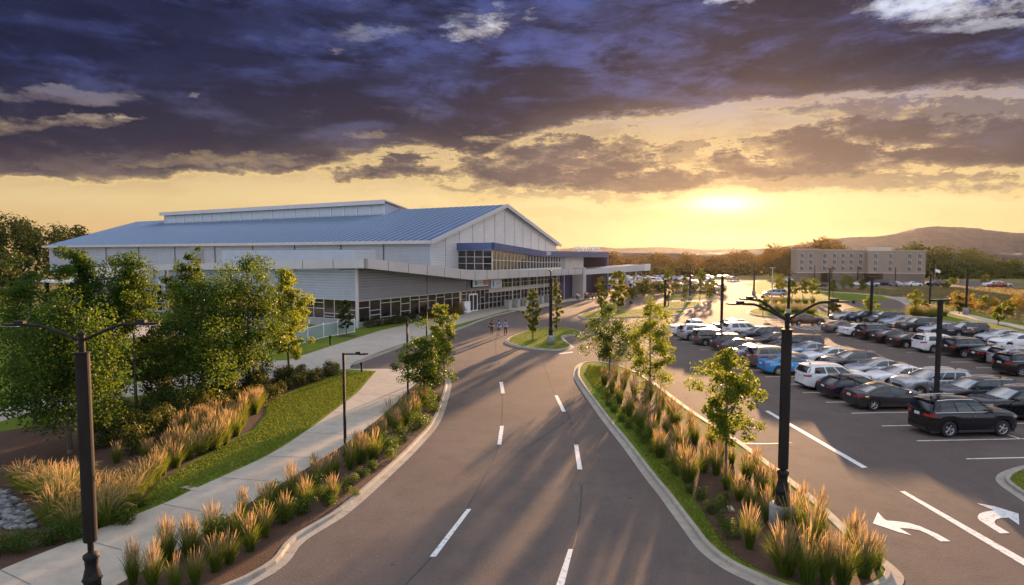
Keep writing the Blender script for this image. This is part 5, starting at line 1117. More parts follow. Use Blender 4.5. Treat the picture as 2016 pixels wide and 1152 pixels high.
def car_proto(kind, rail=False):
    S = SPEC[kind]; L, W, R_ = S['L'], S['W'] / 2, S['R']; deck = S['deck']; cab = S['cab']; parts = []
    xs_ = sorted(set([round(-L / 2 + L * i / 26, 3) for i in range(27)] + [round(w + R_ * 1.16 * math.cos(a), 3) for w in S['wheels'] for a in np.linspace(0, math.pi, 11)] + [d[0] for d in deck]))
    def hw(x):
        e = max(0, abs(x) - (L / 2 - .75)) / .75; return W * (1 - .20 * e ** 2.2 - (.10 if e > .97 else 0))
    def zl(x):
        z = .27 + .10 * max(0, (abs(x) - (L / 2 - .5)) / .5)
        for w in S['wheels']:
            d = abs(x - w); Ra = R_ * 1.16
            if d < Ra: z = max(z, R_ + math.sqrt(Ra * Ra - d * d) - .0)
        return z
    rows = []
    for x in xs_:
        w, zd, z0 = hw(x), pl(deck, x), zl(x); zb = zd - .05; z0 = min(z0, zb - .06); zm = z0 + (zb - z0) * .45
        rows.append([(x, w * .96, z0), (x, w * 1.0, z0 + min(.07, (zb - z0) * .2)), (x, w * 1.0, zm), (x, w * .995, zm + (zb - zm) * .30), (x, w * .975, zb - .03), (x, w * .945, zb + .02), (x, w * .88, zd + .005), (x, w * .55, zd + .03), (x, 0, zd + .04)])
    k = len(rows[0]); mb = MB()
    for sgn in (1, -1):
        b = len(mb.v); mb.v += [(p[0], p[1] * sgn, p[2]) for r_ in rows for p in r_]
        for i in range(len(rows) - 1):
            for j in range(k - 1):
                q = (b + i * k + j, b + (i + 1) * k + j, b + (i + 1) * k + j + 1, b + i * k + j + 1); mb.f.append(q if sgn < 0 else q[::-1])
        for i in (0, len(rows) - 1): mb.f.append(tuple(b + i * k + j for j in range(k)) + (len(mb.v),)); mb.v.append((rows[i][0][0], 0, rows[i][0][2]))
    # cabin shell
    c = cab; zt = c['zt']; B = c['bulge']
    def corner(x, w, z, s): return Vector((x, w * s, z))
    def shell(off=0.0):
        F_ = {}
        for s in (1, -1):
            F_['side%d' % s] = [corner(c['rb'], c['wb'], c['zb'], s), corner(c['fb'], c['wb'] * .93, c['zb'], s), corner(c['ft'], c['wt'], zt, s), corner(c['rt'], c['wt'] * .97, zt - .02, s)]
        F_['front'] = [corner(c['fb'], c['wb'] * .93, c['zb'], 1), corner(c['fb'], c['wb'] * .93, c['zb'], -1), corner(c['ft'], c['wt'], zt, -1), corner(c['ft'], c['wt'], zt, 1)]
        F_['rear'] = [corner(c['rb'], c['wb'], c['zb'], 1), corner(c['rb'], c['wb'], c['zb'], -1), corner(c['rt'], c['wt'] * .97, zt - .02, -1), corner(c['rt'], c['wt'] * .97, zt - .02, 1)]
        return F_
    Fc = shell()
    def surf(face, s, t, off=0.0):
        p = bil(Fc[face], s, t); kb = 4 * t * (1 - t)
        if face.startswith('side'):
            sg = 1 if face == 'side1' else -1; p = p + Vector((0, sg * (.035 * kb + off), 0)); p.z += B * (1 - (2 * s - 1) ** 2) * t ** 2 + .0
            n = Vector((0, sg, .45))
        else:
            sx_ = 1 if face == 'front' else -1; bow = 4 * s * (1 - s)
            p = p + Vector((sx_ * (.10 * bow + .05 * kb), 0, .035 * bow * t)); p += Vector((sx_ * .7, 0, .7)).normalized() * off
        return p
    def patch(mb_, face, s0, s1, t0, t1, off=0.0, n=8, flip=False):
        b = len(mb_.v)
        for j in range(n + 1):
            for i in range(n + 1): mb_.v.append(tuple(surf(face, s0 + (s1 - s0) * i / n, t0 + (t1 - t0) * j / n, off)))
        for j in range(n):
            for i in range(n): q = (b + j * (n + 1) + i, b + j * (n + 1) + i + 1, b + (j + 1) * (n + 1) + i + 1, b + (j + 1) * (n + 1) + i); mb_.f.append(q)
    cb = MB()
    for fc in ('side1', 'side-1', 'front', 'rear'): patch(cb, fc, 0, 1, 0, 1)
    n = 10; b = len(cb.v)      # roof skin
    for i in range(n + 1):
        s = i / n; pl_ = surf('side1', s, 1); 
        for j in range(n + 1):
            u = j / n * 2 - 1; y = pl_.y * -u; z = pl_.z + .045 * (1 - u * u)
            xb = pl_.x + (.10 * (1 - u * u) if i == n else -.10 * (1 - u * u) if i == 0 else 0)
            cb.v.append((xb, y, z))
    for i in range(n):
        for j in range(n): cb.f.append((b + i * (n + 1) + j, b + i * (n + 1) + j + 1, b + (i + 1) * (n + 1) + j + 1, b + (i + 1) * (n + 1) + j))
    parts.append(('body', mb, 'paint', (0, 0, 0), None)); parts.append(('roof', cb, 'paint', (0, 0, 0), None))
    g = MB(); patch(g, 'front', .06, .94, .05, .93, .014); parts.append(('windscreen', g, 'windscreen_glass', (0, 0, 0), None))
    g = MB(); patch(g, 'rear', .08, .92, .12 if kind != 'sedan' else .06, .90, .014); parts.append(('rear_window', g, 'windscreen_glass' if kind == 'sedan' else 'car_glass', (0, 0, 0), None))
    wn = S['win']
    for sg in (1, -1):
        for a, b2 in zip(wn[:-1], wn[1:]):
            g = MB(); f = 'side%d' % sg
            s0, s1 = a + .02, b2 - .015
            n = 6; bb = len(g.v)
            # windows lean with the pillars: shrink towards the glass ends near the front and rear
            for j in range(n + 1):
                t = .10 + .76 * j / n
                for i in range(n + 1):
                    s = s0 + (s1 - s0) * i / n; lo_ = .07 + (.05 if kind != 'pickup' else 0); hi_ = .95
                    s = min(max(s, .06), .96); g.v.append(tuple(surf(f, s, t, .012)))
            for j in range(n):
                for i in range(n): g.f.append((bb + j * (n + 1) + i, bb + j * (n + 1) + i + 1, bb + (j + 1) * (n + 1) + i + 1, bb + (j + 1) * (n + 1) + i))
            parts.append(('side_window', g, 'car_glass' if a < .4 else 'car_glass_green', (0, 0, 0), None))
    # underbody, wells
    u = MB(); u.box(-L / 2 + .18, L / 2 - .18, -W * .84, W * .84, .20, .62); u.box(-L / 2 + .1, L / 2 - .1, -W * .70, W * .70, .24, .55); parts.append(('underbody', u, 'car_trim', (0, 0, 0), None))
    # trims: lower cladding, grille, bumpers
    tr_ = MB()
    for sg in (1, -1):
        tr_.box(S['wheels'][0] + R_ * 1.2, S['wheels'][1] - R_ * 1.2, sg * W * .985 - .02, sg * W * .985 + .03, .25, .36)
    parts.append(('sill_trim', tr_, 'car_trim', (0, 0, 0), None))
    g = MB(); g.box(L / 2 - .04, L / 2 + .02, -.45, .45, .52, .70 if kind == 'sedan' else .80); g.box(L / 2 - .06, L / 2 + .015, -.62, .62, .32, .45); parts.append(('grille', g, 'car_trim', (0, 0, 0), None))
    zr = .42; g = MB(); g.box(-L / 2 - .025, -L / 2 + .06, -W * .66, W * .66, .30, zr); parts.append(('rear_bumper_trim', g, 'car_trim', (0, 0, 0), None))
    zt_ = pl(deck, -L / 2 + .12) - .17
    for sg in (1, -1):
        g = MB(); y1 = hw(-L / 2 + .02); y2 = hw(-L / 2 + .34)
        vs = []
        for z in (zt_ - .06, zt_ + .05):
            vs += [(-L / 2 - .022, sg * y1 * .68, z), (-L / 2 - .022, sg * (y1 * .93), z), (-L / 2 + .10, sg * (hw(-L / 2 + .10) + .006), z), (-L / 2 + .34, sg * (y2 + .012), z + .02), (-L / 2 + .34, sg * (y2 - .10), z), (-L / 2 + .10, sg * y1 * .68, z)]
        g.add(vs, [(0, 1, 2, 3, 4, 5)[::-1], (6, 7, 8, 9, 10, 11)] + [(i, (i + 1) % 6, 6 + (i + 1) % 6, 6 + i) for i in range(6)]); parts.append(('taillight', g, 'tail_red', (0, 0, 0), None))
        g = MB(); zh = pl(deck, L / 2 - .2) - .16; y1 = hw(L / 2 - .03); y2 = hw(L / 2 - .42); vs = []
        for z in (zh - .05, zh + .04):
            vs += [(L / 2 + .006, sg * y1 * .60, z), (L / 2 - .012, sg * (y1 * .95), z), (L / 2 - .16, sg * (hw(L / 2 - .16) + .004), z + .02), (L / 2 - .34, sg * (hw(L / 2 - .34) + .004), z + .05), (L / 2 - .42, sg * (y2 - .12), z + .03), (L / 2 - .12, sg * y1 * .60, z)]
        g.add(vs, [(0, 1, 2, 3, 4, 5)[::-1], (6, 7, 8, 9, 10, 11)] + [(i, (i + 1) % 6, 6 + (i + 1) % 6, 6 + i) for i in range(6)]); parts.append(('headlight', g, 'head_clear', (0, 0, 0), None))
        g = MB(); mx = cab['fb'] - .42; mz = cab['zb'] + .09; g.lathe([(0.001, -.11), (.07, -.09), (.085, 0), (.07, .07), (.001, .09)], 10, 'Y', (0, 0, 0)); g2 = MB(); g2.v = [(v[0] * .75 + mx, v[1] + sg * (cab['wb'] + .13), v[2] * .9 + mz) for v in g.v]; g2.f = g.f; g2.box(mx - .04, mx + .04, sg * (cab['wb'] - .02) if sg > 0 else -cab['wb'] - .08, sg * (cab['wb'] + .08) if sg > 0 else -cab['wb'] + .02, mz - .06, mz - .02); parts.append(('mirror', g2, 'paint' if kind != 'pickup' else 'car_trim', (0, 0, 0), None))
        for xh in (cab['rb'] * .25 - .45, cab['fb'] - 1.25):
            g = MB(); yy = W * .975; g.box(xh - .11, xh + .11, sg * yy if sg > 0 else -yy - .035, sg * yy + .035 if sg > 0 else -yy, pl(deck, 0) - .17, pl(deck, 0) - .135); parts.append(('door_handle', g, 'chrome' if kind == 'suv' else 'paint', (0, 0, 0), None))
        # thin dark shut lines of the doors
        g = MB()
        for xh in (cab['rb'] * .40 - .42, cab['rb'] * .12 + .12, cab['fb'] - .12): g.box(xh - .006, xh + .006, sg * W * .985 - .012, sg * W * .985 + .018, .38, pl(deck, 0) - .10)
        parts.append(('door_gap', g, 'car_trim', (0, 0, 0), None))
        if kind == 'suv':
            g = MB(); pts = [tuple(surf('side%d' % sg, s, .065, .012)) for s in (.04, .2, .4, .6, .8, .96)]; g.tube(pts, .016, 5); parts.append(('window_trim', g, 'chrome', (0, 0, 0), None))
        if rail:
            g = MB(); pts = [tuple(surf('side%d' % sg, s, 1) + Vector((0, -sg * .03, .05))) for s in (.04, .3, .6, .9)]; g.tube(pts, .022, 6); parts.append(('roof_rail', g, 'chrome' if kind == 'suv' else 'car_trim', (0, 0, 0), None))
    g = MB(); zp = zt_ - .02 if kind != 'pickup' else .6; g.box(-L / 2 - .04, -L / 2 - .012, -.17, .17, zp - .07, zp + .07); parts.append(('number_plate', g, 'plate', (0, 0, 0), None))
    g = MB(); g.add([(cab['rt'] + .22, -.012, zt + .04), (cab['rt'] + .42, -.012, zt + .04), (cab['rt'] + .24, -.004, zt + .17), (cab['rt'] + .22, .012, zt + .04), (cab['rt'] + .42, .012, zt + .04), (cab['rt'] + .24, .004, zt + .17)], [(0, 1, 2), (3, 5, 4), (0, 2, 5, 3), (1, 4, 5, 2)]); parts.append(('antenna', g, 'car_trim', (0, 0, 0), None))
    if kind in ('suv', 'crossover', 'minivan'):
        g = MB(); nn3 = 8; yw = cab['wt'] * .97; bb = 0
        for dz in (0, .035):
            for xx in (.10, -.20):
                for q_ in range(nn3 + 1):
                    uu = q_ / nn3 * 2 - 1; g.v.append((cab['rt'] + xx - .10 * (1 - uu * uu), yw * uu * (1 if xx > 0 else .93), zt - .015 + .045 * (1 - uu * uu) + dz * (1 if xx < 0 else .4) - (.03 if xx < 0 else 0)))
        m3 = nn3 + 1
        for q_ in range(nn3):
            for (a3, b3) in ((0, 1), (3, 2), (1, 3), (2, 0)): g.f.append((a3 * m3 + q_, a3 * m3 + q_ + 1, b3 * m3 + q_ + 1, b3 * m3 + q_))
        parts.append(('spoiler', g, 'paint', (0, 0, 0), None))
    if kind == 'pickup':
        g = MB(); g.box(-2.62, -.75, -.82, .82, 1.165, 1.20); parts.append(('bed_recess_dark', g, 'car_trim', (0, 0, 0), None))  # dark plate on the solid deck, painted shade for the open bed
    # wheels
    for xw in S['wheels']:
        for sg in (1, -1):
            g = MB(); w2 = .115; g.lathe([(R_ * .62, -w2), (R_ * .93, -w2), (R_, -w2 * .7), (R_, w2 * .7), (R_ * .93, w2), (R_ * .62, w2)], 26, 'Y', (0, 0, 0), closed=True)
            rm = MB(); o_ = sg * .075; rm.lathe([(R_ * .66, o_ - .02 * sg), (R_ * .66, o_ + .035 * sg), (R_ * .60, o_ + .035 * sg), (R_ * .58, o_ - .02 * sg)], 26, 'Y', (0, 0, 0))
            rm.lathe([(.001, o_ + .03 * sg), (R_ * .17, o_ + .03 * sg), (R_ * .18, o_ - .02 * sg)], 12, 'Y')
            for s_ in range(5):
                for dd in (-.13, .13):
                    a = 6.283 * s_ / 5 + dd; ca, sa = math.cos(a), math.sin(a); pw = .022
                    p0 = (R_ * .12 * ca, R_ * .12 * sa); p1_ = (R_ * .62 * ca, R_ * .62 * sa)
                    rm.add([(p0[0] - sa * pw, o_ + .028 * sg, p0[1] + ca * pw), (p0[0] + sa * pw, o_ + .028 * sg, p0[1] - ca * pw), (p1_[0] + sa * pw, o_ + .02 * sg, p1_[1] - ca * pw), (p1_[0] - sa * pw, o_ + .02 * sg, p1_[1] + ca * pw), (p0[0], o_ - .02 * sg, p0[1]), (p1_[0], o_ - .02 * sg, p1_[1])], [(0, 1, 2, 3), (0, 3, 5, 4), (1, 4, 5, 2)])
            dk = MB(); dk.lathe([(.001, o_ - .03 * sg), (R_ * .64, o_ - .03 * sg)], 20, 'Y')
            parts.append(('wheel', g, 'tyre', (xw, sg * (W - .125), R_), [('rim', rm, 'rim'), ('brake_disc', dk, 'car_trim')]))
    out_ = []
    for (nm, m_, mt, loc, sub) in parts:
        sm_ = nm in ('body', 'roof', 'windscreen', 'rear_window', 'side_window', 'wheel', 'mirror')
        me = m_.mesh(nm, sm_); me.materials.append(MATS['car_paint_white'] if mt == 'paint' else MATS[mt])
        if nm in ('body', 'roof'):
            bm = bmesh.new(); bm.from_mesh(me); bmesh.ops.remove_doubles(bm, verts=bm.verts, dist=.0008); bmesh.ops.recalc_face_normals(bm, faces=bm.faces)
            for e in bm.edges:
                if len(e.link_faces) == 2 and e.calc_face_angle(0) > R(38): e.smooth = False
            bm.to_mesh(me); bm.free()
            me.polygons.foreach_set('use_smooth', [True] * len(me.polygons))
        subs = []
        for s_ in (sub or []): m2 = s_[1].mesh(s_[0], True); m2.materials.append(MATS[s_[2]]); subs.append((s_[0], m2))
        out_.append((nm, me, mt == 'paint', loc, subs))
    return out_
PROTO = {k: car_proto(k, k in ('suv',)) for k in SPEC}
FEW = ('body', 'roof', 'windscreen', 'rear_window', 'side_window', 'taillight', 'headlight', 'wheel')
def put_car(kind, paint, p, ang, label, group, name='parked_car', cat='car', few=False, sc=(1, 1, 1)):
    e = empty(name, (p[0], p[1], .012), ang, label, cat, group); e.scale = sc
    for nm, me, painted, loc, subs in PROTO[kind]:
        if few and nm not in FEW: continue
        o = bpy.data.objects.new(nm, me); COL.objects.link(o); o.parent = e; o.location = loc
        if painted: o.material_slots[0].link = 'OBJECT'; o.material_slots[0].material = MATS['car_paint_' + paint]
        if not few:
            for sn, sme in subs: c = bpy.data.objects.new(sn, sme); COL.objects.link(c); c.parent = o
    return e
ANG = math.atan2(SD.y, SD.x)
def row_car(r, s, kind, paint, flip, label, group, few=False, sc=(1, 1, 1), dang=0.0):
    p = RS(r, s); put_car(kind, paint, (p.x, p.y), ANG + (math.pi if flip else 0) + dang, label, group, few=few, sc=sc)
g1_ = 'cars in the first row, rears to the aisle'; g2_ = 'cars nose to nose behind the first row'; g3_ = 'cars in the second block, rears to the aisle'; g4_ = 'cars nose to nose in the second block'
H_ = PITCH / 2
row1 = [(0, 3.45, 'suv', 'black', 'glossy dark blue black SUV with chrome window line, nearest in the first row', (1.03, 1, 1.09)),
 (2, 3.1, 'sedan', 'charcoal', 'dark grey sedan right behind the nearest black SUV', (1, 1, 1.0)),
 (3, 2.9, 'crossover', 'navy', 'dark navy sloping hatch between the grey sedan and the white SUV', (1, 1, .9)),
 (4, 2.9, 'suv', 'white', 'white SUV with a dark rear window beside the bright blue sedan', (1, 1, 1)),
 (6, 2.7, 'sedan', 'blue', 'bright sky blue sedan behind the lamp sleeve', (1, 1, 1)),
 (7, 2.9, 'suv', 'taupe', 'taupe grey SUV between the blue sedan and a silver sedan', (1, 1, 1)),
 (8.1, 2.6, 'sedan', 'silver', 'silver sedan with a trunk spoiler next to the taupe SUV', (1, 1, 1)),
 (9.3, 2.9, 'sedan', 'navy', 'very dark sedan with red taillight behind the silver sedan', (1, 1, 1)),
 (10.4, 3.3, 'crossover', 'charcoal', 'dark crossover squeezed between the very dark sedan and the small grey van', (1, 1, 1)),
 (11.7, 2.7, 'minivan', 'grey', 'grey compact minivan showing its rear wheel, in the far part of the first row', (.9, .95, .95)),
 (13, 2.5, 'suv', 'silver', 'silver blue SUV beside the white pickup', (1, 1, 1)),
 (14.5, 3.2, 'pickup', 'white', 'white pickup truck at the far end of the first row', (1, 1, 1))]
for k, s, kd, pt, lb, sc in row1: row_car(H_ + PITCH * k, s, kd, pt, False, lb, g1_, sc=sc)
row2 = [(0.05, 10.6, 'sedan', 'grey', 'grey car cut by the right edge of the picture in front of the black SUV'),
 (1.0, 8.9, 'suv', 'black', 'black SUV facing left at the right edge, behind the nearest dark SUV'),
 (2.0, 8.8, 'suv', 'charcoal', 'grey SUV with a pale tan roof glare facing left, right of the dark lot lamp'),
 (3.1, 8.3, 'suv', 'silver', 'silver white SUV facing left, cut by the dark lot lamp'),
 (4.15, 8.2, 'sedan', 'white', 'white silver sedan facing left between the silver SUV and a silver sedan'),
 (5.2, 8.4, 'sedan', 'silver', 'silver sedan facing left with its nose by the white SUV'),
 (6.3, 8.3, 'crossover', 'grey', 'grey crossover facing left behind the bright blue sedan'),
 (7.4, 8.2, 'sedan', 'white', 'white sedan facing left just behind the grey crossover'),
 (8.5, 8.0, 'sedan', 'pale_blue', 'pale blue sedan facing left right of the lamp sleeve'),
 (9.7, 8.5, 'minivan', 'charcoal', 'long dark minivan with a pale hood facing left behind the lamp sleeve'),
 (10.9, 8.1, 'sedan', 'charcoal', 'dark sedan with a pale windscreen left of the lamp sleeve'),
 (12.1, 8.2, 'suv', 'navy', 'dark SUV facing left whose nose stands by the white wagon'),
 (13.7, 8.4, 'suv', 'white', 'white wagon with a red taillight near the far end of the second row'),
 (15.2, 8.3, 'crossover', 'brown', 'brown SUV catching the sun at the far end of the second row'),
 (14.6, 6.2, 'sedan', 'white', 'low white car between the brown SUV and the white wagon')]
for k, s, kd, pt, lb in row2[:-1]: row_car(H_ + PITCH * k, s, kd, pt, 'white wagon' not in lb or 'stands by' in lb, lb, g2_)
row3 = [((2010, 742), 'suv', 'black', 'dark car cut by the right edge at the near end of the third row'),
 ((1995.5, 727), 'suv', 'silver', 'silver SUV near the right edge in the third row'),
 ((1953, 716), 'sedan', 'black', 'black sedan with a red taillight left of the silver SUV in the third row'),
 ((1897, 705), 'suv', 'black', 'black SUV right of the dark lot lamp in the third row'),
 ((1837, 696), 'suv', 'white', 'white SUV with a black rear window left of the dark lot lamp'),
 ((1783, 686), 'sedan', 'black', 'black sedan beside the white SUV in the third row'),
 ((1747, 678), 'sedan', 'black', 'black sedan between another black sedan and a black SUV in the third row'),
 ((1717, 671), 'suv', 'black', 'black SUV behind the black sedans in the third row'),
 ((1681, 664), 'sedan', 'white', 'white sedan next to the last car of the third row'),
 ((1646, 657), 'sedan', 'taupe', 'brownish grey sedan at the far end of the third row')]
for (px, py), kd, pt, lb in row3:
    Wp = G(px, py).xy; S = SPEC[kd]; c = Wp - SD * S['wheels'][0] + Vector((-SD.y, SD.x)) * (S['W'] / 2 - .1)
    put_car(kd, pt, c, ANG, lb, g3_)
row4 = [((1986, 688), 'sedan', 'white', 'white car with a green tinted windscreen cut by the right edge behind the silver SUV'),
 ((1957, 678), 'sedan', 'silver', 'silver sedan facing left between the white car and the blue black SUV'),
 ((1886, 667), 'suv', 'navy', 'blue black SUV facing left behind the black SUV of the third row'),
 ((1838, 662), 'sedan', 'silver', 'silver sedan facing left, mostly behind the dark lot lamp'),
 ((1792, 655), 'suv', 'charcoal', 'dark grey SUV facing left right of the small silver car'),
 ((1775, 650), 'sedan', 'silver', 'small silver car facing left in the middle of the fourth row'),
 ((1757, 645), 'sedan', 'pale_blue', 'pale blue sedan facing left behind the black SUV'),
 ((1728, 640), 'minivan', 'charcoal', 'long dark minivan with a bright windscreen facing left'),
 ((1688, 636), 'crossover', 'navy', 'dark crossover facing left, second from the far end of the fourth row'),
 ((1657, 634), 'sedan', 'silver', 'silver sedan facing left at the far end of the fourth row')]
for (px, py), kd, pt, lb in row4:
    Wp = G(px, py).xy; S = SPEC[kd]; c = Wp + SD * S['wheels'][1] + Vector((-SD.y, SD.x)) * (S['W'] / 2 - .1)
    put_car(kd, pt, c, ANG + math.pi, lb, g4_)
a_ = G(1573, 641).xy; b_ = G(1612, 640.5).xy; dd_ = (b_ - a_).normalized(); c_ = (a_ + b_) / 2 + Vector((-dd_.y, dd_.x)) * .85
put_car('sedan', 'brown', c_, math.atan2(dd_.y, dd_.x), 'lone dark brown sedan beside the hatched bay', None, sc=(1, 1, 1))
# moving and far parked cars
far = [(1525, 584, 'minivan', 'silver', 2.9, 'silver van driving in by the tan grass row'), (1443, 553, 'sedan', 'silver', .3, 'silver car on the rise under the glowing wood'),
 (1548, 556, 'suv', 'white', .4, 'white car at the left corner of the hotel'), (1612, 565, 'sedan', 'navy', .2, 'dark blue car before the hotel, half hidden by small trees'), (1689, 563, 'sedan', 'white', 2.9, 'white car left of the pair of dark cars by the hotel'), (1713, 564, 'sedan', 'silver', 3.0, 'silver grey car beside the dark cars by the hotel'),
 (1730, 562, 'suv', 'black', .1, 'dark car under the hotel entrance, left of its twin'), (1743, 562, 'suv', 'charcoal', .1, 'dark car under the hotel entrance, right of its twin'), (1764, 564, 'sedan', 'silver', 1.6, 'small silver car seen end on by the hotel lamp'), (1798, 564, 'sedan', 'white', .1, 'white sedan at the right end of the hotel front'), (1842, 564, 'sedan', 'black', .1, 'black car parked right of the hotel by the flag'),
 (1953, 565, 'suv', 'white', 3.1, 'white car of the three by the lane, leftmost'), (1962, 565.5, 'sedan', 'red', 3.1, 'red car between two pale ones by the lane'), (1975, 565, 'sedan', 'silver', .1, 'silver car of the three by the lane, rightmost')]
for px, py, kd, pt, an, lb in far:
    p = G(px, py).xy; put_car(kd, pt, p, an, lb, 'cars around the hotel' if px > 1540 else None, few=True)
rc = random.Random(3); cols = ['white', 'silver', 'white', 'grey', 'silver', 'pale_blue', 'white', 'red', 'charcoal']
n_ = 0
for (py, x0, x1, st) in ((572, 1200, 1395, 24), (564, 1198, 1400, 21), (557, 1200, 1402, 19), (551, 1205, 1395, 17)):
    px = x0
    while px < x1:
        if rc.random() < .78:
            p = G(px + rc.uniform(-3, 3), py).xy; c_ = rc.choice(cols); put_car(rc.choice(['sedan', 'suv', 'crossover', 'minivan']), c_, p, 1.9 + rc.choice((0, 3.14)), '%s car in the glinting far car park behind the columns' % c_.replace('_', ' '), 'cars in the far car park', few=True); n_ += 1
        px += st
for px, py, pt, lb in [(1405, 576, 'silver', 'silver car at the near edge of the far car park, before the hedge'), (1392, 571, 'grey', 'grey car behind the silver one at the edge of the far car park'), (1402, 566, 'white', 'white car up the slope at the right end of the far car park')]:
    put_car('sedan', pt, G(px, py).xy, 2.9, lb, None, few=True)
# ---------------------------------------------------------------- lamps
def arm_pts(dx, dy, rise, reach, z0):
    return [(0, 0, z0), (dx * reach * .35, dy * reach * .35, z0 + rise * .55), (dx * reach * .55, dy * reach * .55, z0 + rise * .84), (dx * reach * .68, dy * reach * .68, z0 + rise * .96), (dx * reach, dy * reach, z0 + rise)]
def head(e, x, y, z, ang, L_=.62, parent=None, m='black_metal', flat=True):
    m1 = MB(); prof = [(0, .035), (.12, .05), (.3, .13), (.5, .14), (.62, .10), (L_ + .08, .03)]
    top_ = [(t, w, .045) for t, w in prof]; vs = [(t, -w, .03) for t, w in prof] + [(t, w, .03) for t, w in prof[::-1]] ; n = len(vs)
    vs2 = [(v[0], v[1], -.025) for v in vs]; m1.add(vs + vs2, [tuple(range(n)), tuple(range(n, 2 * n))[::-1]] + [(i, n + i, n + (i + 1) % n, (i + 1) % n) for i in range(n)])
    m1.box(.12, .36, -.06, .06, .03, .10)
    o = m1.build('lamp_head', m, parent or e, False, (x, y, z)); o.rotation_euler = (0, 0, ang)
    m2 = MB(); m2.box(.2, .62, -.10, .10, -.04, -.026); m2.build('lens', 'lamp_lens', o)
def big_lamp(px, py, ytop_sleeve, ybot_sleeve, ytop, label, arms, name='street_lamp', base=True, z=Zv, ysp=None, sleeve=True, rs=.17, group=None, basez=1.0, reach=1.62, loc=None):
    p = loc or G(px, py, z); Yd = p.y; hz = lambda yy: D(px, yy, Yd).z - z
    e = empty(name, (p.x, p.y, z), 0, label, 'street lamp', group)
    if base: m1 = MB(); m1.lathe([(0, 0), (.40, 0), (.40, basez * .93), (.36, basez), (0, basez)], 20); m1.build('concrete_foot', 'lamp_base', e, True)
    b0 = basez if base else 0
    m1 = MB(); m1.lathe([(.0, b0), (.25, b0), (.25, b0 + .08), (.20, b0 + .12), (.20, b0 + .42), (.24, b0 + .46), (.21, b0 + .52), (.15, b0 + .8), (.16, b0 + 1.0), (.19, b0 + 1.04), (.19, b0 + 1.12), (.13, b0 + 1.16), (.08, b0 + 1.2), (0, b0 + 1.2)], 18); m1.build('pedestal', 'black_metal', e, True)
    zt, za, zb = hz(ytop), hz(ytop_sleeve), hz(ybot_sleeve)
    m1 = MB(); m1.tube([(0, 0, b0 + 1.1), (0, 0, zt)], .075, 12); m1.tube([(0, 0, zt), (0, 0, zt + .06), (0, 0, zt + .12)], [.09, .10, .03], 12); m1.build('pole', 'black_metal', e)
    if sleeve:
        m1 = MB(); m1.lathe([(.0, zb), (rs * .95, zb), (rs, zb + .03), (rs, za - .04), (rs * 1.12, za - .03), (rs * 1.12, za), (0, za)], 20); m1.lathe([(rs * 1.03, (za + zb) / 2), (rs * 1.03, (za + zb) / 2 + .03)], 20); m1.build('sleeve', 'sleeve_black', e)
    for (ang, rise) in arms:
        m1 = MB(); dx, dy = math.cos(ang), math.sin(ang); pts = arm_pts(dx, dy, rise, reach, zt - .15); m1.tube(pts, .042, 8); a_ = m1.build('arm', 'black_metal', e)
        head(e, pts[-1][0] - dx * .3, pts[-1][1] - dy * .3, pts[-1][2], ang, parent=a_)
    return e
big_lamp(1538, 1046, 648, 922, 622, 'tall black lamp with three arms on a concrete foot in the right median', [(math.pi * .99, .55), (.02, .62), (2.05, .6)], basez=.95, rs=.165)
LL = D(160, 660, 15.6)
big_lamp(158, 1152, 693, 1065, 660, 'tall black double armed lamp at the far left edge with a dark sleeve', [(math.pi, .42), (0, .45)], loc=Vector((LL.x, 15.6, 0)), z=Zv, basez=.35, rs=.165, reach=1.62)
big_lamp(1084, 678, 547, 640, 535, 'tall black lamp on the oval island before the hall', [(1.45, .3), (-1.7, .3)], rs=.17, basez=.95, reach=1.6)
big_lamp(1901, 621, 538, 603, 524, 'tall black lamp with a pale foot standing in the field at the right', [(2.6, .35), (-.6, .3)], rs=.17, z=0, basez=1.2, reach=1.3)
big_lamp(1484, 581, 533, 566, 522, 'tall lamp on the far kerb under the left edge of the wood at the hotel', [(.3, .3), (3.4, .3)], rs=.19, z=0, basez=1.0, reach=1.2)
big_lamp(1358, 592, 534, 576, 522, 'tall lamp between the flame shaped pears on the far island', [(.3, .3), (3.4, .3)], rs=.19, basez=1.0, reach=1.2)
big_lamp(1552, 621, 548, 602, 540, 'tall lamp on the long island seen right above the triple armed lamp', [(.3, .3), (3.4, .3)], rs=.2, basez=1.0, reach=1.2)
def small_lamp(px, py, top, label, kind='cobra', w=.07, ang=0, z=Zv, group=None, arm=.55, metal='black_metal', Yd=None):
    p = G(px, py, z); H = D(px, top, p.y).z - z; e = empty('path_lamp' if kind == 'cobra' else 'lot_lamp', (p.x, p.y, z), 0, label, 'street lamp', group)
    m1 = MB(); m1.box(-w, w, -w, w, 0, H); m1.box(-w * 1.8, w * 1.8, -w * 1.8, w * 1.8, 0, .12); m1.build('pole', metal, e)
    dx, dy = math.cos(ang), math.sin(ang)
    if kind == 'cobra':
        m1 = MB(); m1.tube([(0, 0, H - .05), (dx * arm, dy * arm, H - .05)], .04, 6); a_ = m1.build('arm', metal, e); head(e, dx * arm * .8, dy * arm * .8, H - .05, ang, parent=a_)
    else:
        for s_ in (1, -1):
            m1 = MB(); m1.box(.0, arm, -.16, .16, -.05, .05); o = m1.build('lamp_head', metal, e, False, (0, 0, H - .03)); o.rotation_euler = (0, 0, ang if s_ > 0 else ang + math.pi)
            m2 = MB(); m2.box(.15, arm - .05, -.12, .12, .052, .06); m2.build('top_plate', 'steel', o)
    return e
small_lamp(680, 898, 695, 'thin black path lamp with its head to the right, nearest in the kerbside bed', w=.055)
small_lamp(803, 778, 627, 'thin black path lamp behind the nearest one, left of the spreading oak', w=.055, ang=-1.2, arm=.4)
